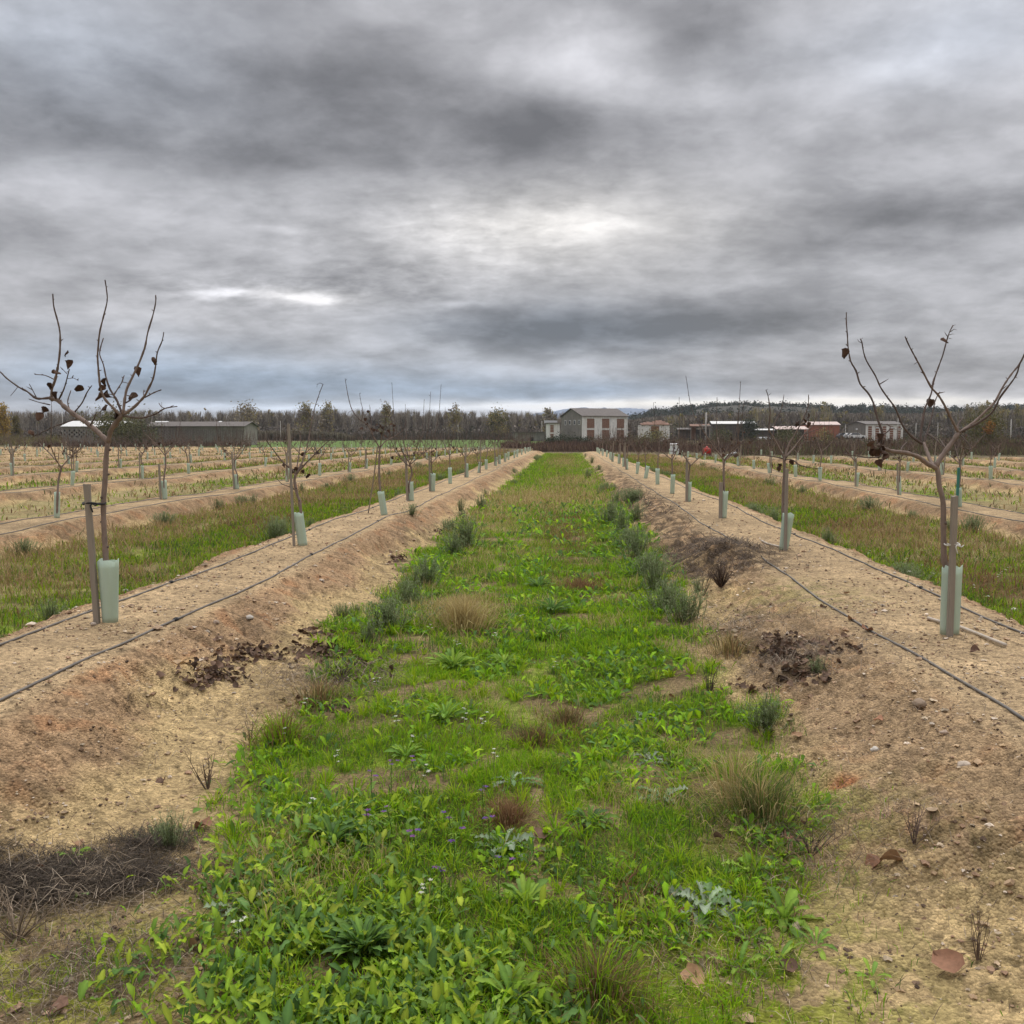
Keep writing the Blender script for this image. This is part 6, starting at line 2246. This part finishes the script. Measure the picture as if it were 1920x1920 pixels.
lone_tree('poplar_tree', 725, 300, 754, 6.5, YEL + PALEB, 'feathery yellowish poplar above the wood behind the third left tree', 1200, .5, 'tall')
lone_tree('poplar_tree', 850, 300, 758, 6, YEL + PALEB, 'pale yellowish poplar above the wood right of the middle', 1200, .5, 'tall')
lone_tree('poplar_tree', 935, 300, 767, 7, OLV + YEL, 'dull green tree at the right end of the left wood', 1500, .5)
lone_tree('poplar_tree', 1028, 300, 767, 6, YEL + PALEB, 'pale green tree beside the gable of the tall barn', 1500, .5, 'tall')


def orange_patch(mb, h, w):  # clump of orange autumn leaves on the front of the crown
    clump_tree(mb, -.05 * w, -.42 * w, h * .42, h * .4, w * .28, [(.34, .17, .045), (.30, .14, .04)], 420, .14, 'round', rng)


lone_tree('willow_tree', 1845, 112, 776, 4.6, [(.12, .115, .035), (.10, .10, .035), (.15, .13, .04)], 'round olive tree with an orange autumn patch behind the nearest right tree', 4200, .15, 'round', extra=orange_patch)
lone_tree('palm_like_tree', 1404, 225, 787, 4.6, [(.035, .045, .028), (.045, .055, .03)], 'dark evergreen in front of the long pale roofed barn', 1500, .3)
lone_tree('leafy_tree', 1352, 140, 806, 3.4, OLV + [(.11, .10, .05)], 'low olive bush tree before the long barn', 1500, .17)
lone_tree('leafy_tree', 1476, 140, 808, 4.2, OLV + [(.11, .10, .05)], 'low olive bush tree before the pinkish shed', 1700, .17)
lone_tree('leafy_tree', 1545, 140, 807, 2.8, YEL + OLV, 'yellowish bush before the red brick building', 1200, .17)
lone_tree('leafy_tree', 1225, 150, 812, 4.6, YEL + OLV, 'yellow green bush before the ruined house', 1700, .18)


# --- hedge, reed bank, scrub
hd = MB()
for px, top, w in [(1040, 819, 2.2), (1052, 817, 2.6), (1066, 818, 2.6), (1078, 821, 2.2), (1090, 822, 2.4), (1102, 822, 2.2), (1032, 822, 1.8)]:
    d = 150 + rng.uniform(-1, 1)
    clump_tree(hd, wx(px, d), d, float(gz(wx(px, d), d)), wz(top, d) - float(gz(wx(px, d), d)), w, [(.04, .055, .03), (.05, .065, .035), (.06, .07, .04)], 700, .16, 'round', rng)
tag(hd.build('bramble_hedge', M['bush']), 'dark green bramble hedge across the end of the strip before the tall barn', 'hedge')
rd = MB()
n = 7000
px = rng.uniform(452, 665, n)
d = rng.uniform(250, 258, n)
x = np.array([wx(a, b) for a, b in zip(px, d)])
hh = (wz(807.5, 254) - .6) * np.interp(px, [450, 480, 580, 640, 668], [.95, 1.05, 1.03, .85, .45]) * rng.uniform(.75, 1.06, n)
top = rng.random(n) < .35
blades(rd, np.stack([x, d, gz(x, d)], 1), rng.uniform(0, 6.28, n), hh, np.full(n, .16), np.abs(rng.normal(.05, .06, n)), np.where(top[:, None], (.26, .23, .17), (.10, .088, .06)) * rng.uniform(.8, 1.2, (n, 1)), rng.uniform(0, .4, n))
tag(rd.build('reed_bank', M['grass']), 'long bank of dry reeds with pale tops beyond the green field', 'reeds', kind='stuff')
scb = MB()
SB = [(.085, .055, .045), (.11, .07, .055), (.07, .05, .042), (.13, .085, .06)]


def scrub(n, px0, px1, d0, d1, h0, h1, cols, w, lean=.35):
    px = rng.uniform(px0, px1, n)
    d = rng.uniform(d0, d1, n)
    x = np.array([wx(a, b) for a, b in zip(px, d)])
    cl = .7 + .5 * noise(x * .6, d * .25, 401)
    hh = rng.uniform(h0, h1, n) * cl.clip(.3, 1.3)
    blades(scb, np.stack([x, d, gz(x, d)], 1), rng.uniform(0, 6.28, n), hh, rng.uniform(.5, 1.3, n) * w, np.abs(rng.normal(lean, .25, n)), pal(n, cols, .22), rng.uniform(-.3, .5, n))


scrub(9000, 1110, 1960, 99, 128, 1.0, 2.1, SB, .045)
scrub(5000, 1390, 1960, 86, 100, .8, 1.6, SB + OLV, .04)
scrub(3600, 1000, 1130, 104, 122, .5, 1.3, SB + [(.16, .12, .08)], .05)
scrub(3500, 940, 1110, 128, 150, .6, 1.5, SB, .06)
scrub(4000, 1110, 1960, 128, 190, .8, 1.8, OLV + SB + [(.13, .115, .06)], .08)
scrub(3000, -40, 118, 150, 190, .8, 2.2, [(.17, .15, .07), (.12, .10, .05), (.20, .17, .09)], .09)
scrub(3500, 60, 470, 142, 156, .7, 1.5, SB, .05)
scrub(3500, 660, 1010, 290, 306, 1.5, 3.6, [(.075, .065, .05), (.09, .075, .055)], .25)
for i in range(150):
    d = rng.uniform(104, 190)
    px_ = rng.uniform(1120, 1960)
    x_ = wx(px_, d)
    clump_tree(scb, x_, d, float(gz(x_, d)), rng.uniform(.7, 1.5), rng.uniform(1.4, 3), OLV + SB + [(.075, .07, .045)], 110, .2, 'round', rng)
tag(scb.build('scrub', M['grass']), 'brown scrub and dead weeds along the far edges of the orchard', 'scrub', kind='stuff')


# ------------------------------------------------------------------ hills
def ridge(name, d, pts, depth, col, label, nz=1.0):
    pxs = np.linspace(pts[0][0], pts[-1][0], 260)
    top = np.interp(pxs, [a for a, b in pts], [b for a, b in pts])
    rows = 26
    V = []
    for j in range(rows):
        f = j / (rows - 1)
        dd = d - depth * (1 - f) if f <= 1 else d
        x = np.array([wx(a, d) for a in pxs])
        H = np.array([wz(t, d) for t in top])
        z = H * sst(0, 1, f) + nz * fbm(x * .012, np.full_like(x, dd) * .012, 4, 411) * f * (1 - f) * 4
        V.append(np.stack([x, np.full_like(x, dd), z], 1))
    for j in range(10):
        f = (j + 1) / 10
        V.append(np.stack([x, np.full_like(x, d + depth * f), H * (1 - sst(0, 1, f)) - .5 * f], 1))
    n = len(pxs)
    V = np.concatenate(V)
    m = rows + 10
    i = np.arange(m - 1)[:, None]
    j = np.arange(n - 1)[None, :]
    F = np.stack([i * n + j, i * n + j + 1, (i + 1) * n + j + 1, (i + 1) * n + j], -1).reshape(-1, 4)
    mb = MB()
    c = np.array(col) * (1 + .3 * fbm(V[:, 0] * .01, V[:, 1] * .01, 3, 415))[:, None]
    mb.add(V, F, c)
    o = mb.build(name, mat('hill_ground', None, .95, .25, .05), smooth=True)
    return tag(o, label, 'hill', kind='structure')


HP = [(1150, 800), (1185, 789), (1210, 782), (1250, 777), (1290, 772), (1330, 768), (1400, 769), (1460, 770), (1500, 771), (1560, 773), (1620, 774), (1700, 777), (1760, 779), (1820, 775), (1900, 772), (2050, 772), (2200, 780)]
ridge('hills', 800, HP, 330, (.045, .041, .031), 'low hill crowned with dark pines behind the barns at right', 6)
ridge('mountains', 2500, [(900, 802), (1000, 780), (1045, 770), (1070, 767), (1110, 771), (1160, 769), (1200, 768), (1240, 771), (1280, 775), (1340, 788), (1400, 805)], 700, (.13, .17, .24), 'pale blue mountains far beyond the barn', 20)  # distance haze put into the mountains' blue colour
pn = MB()
PIN = [(.032, .045, .026), (.04, .052, .03), (.026, .036, .024)]
for i in range(700):
    px_ = rng.uniform(1180, 2000)
    f = 1 if i < 330 else rng.uniform(.6, .98)
    d = 800 - 330 * (1 - f) + rng.uniform(-4, 4)
    t = np.interp(px_, [a for a, b in HP], [b for a, b in HP])
    x_ = wx(px_, 800)
    z = wz(t, 800) * float(sst(0, 1, f)) - .6
    if f == 1 and noise(px_ * .03, 3.3, 421) < -.28:
        continue
    clump_tree(pn, x_, d, z, rng.uniform(3.0, 6.5), rng.uniform(4.5, 8.5), PIN, 90, 1.0, 'round', rng)
for i in range(620):
    px_ = rng.uniform(1175, 2000)
    f = rng.uniform(.35, 1.0)
    d = 800 - 330 * (1 - f)
    t = np.interp(px_, [a for a, b in HP], [b for a, b in HP])
    clump_tree(pn, wx(px_, 800), d, wz(t, 800) * float(sst(0, 1, f)) - 1.0, rng.uniform(3.0, 5.5), rng.uniform(7, 13), PIN + [(.06, .05, .038), (.075, .06, .045), (.055, .058, .035)], 80, 1.3, 'round', rng)
tag(pn.build('pine_wood', M['wood']), 'dark round pines along the crest of the right hill', 'pine wood', kind='stuff')

# ------------------------------------------------------------------ the air
hz = MB()
hz.box(-2600, 2600, -60, 3300, -12, 78)
hm = bpy.data.materials.new('haze')
hm.use_nodes = True
hn = hm.node_tree
hn.nodes.clear()
ho = nd(hn, 'ShaderNodeOutputMaterial')
hv = nd(hn, 'ShaderNodeVolumePrincipled', inp={'Density': 0.00013, 'Anisotropy': .2})
hv.inputs['Color'].default_value = (.80, .86, .95, 1)
hn.links.new(hv.outputs[0], ho.inputs['Volume'])
tag(hz.build('haze', hm, attr=False), 'thin pale autumn haze in the air over the fields', 'haze', kind='stuff')
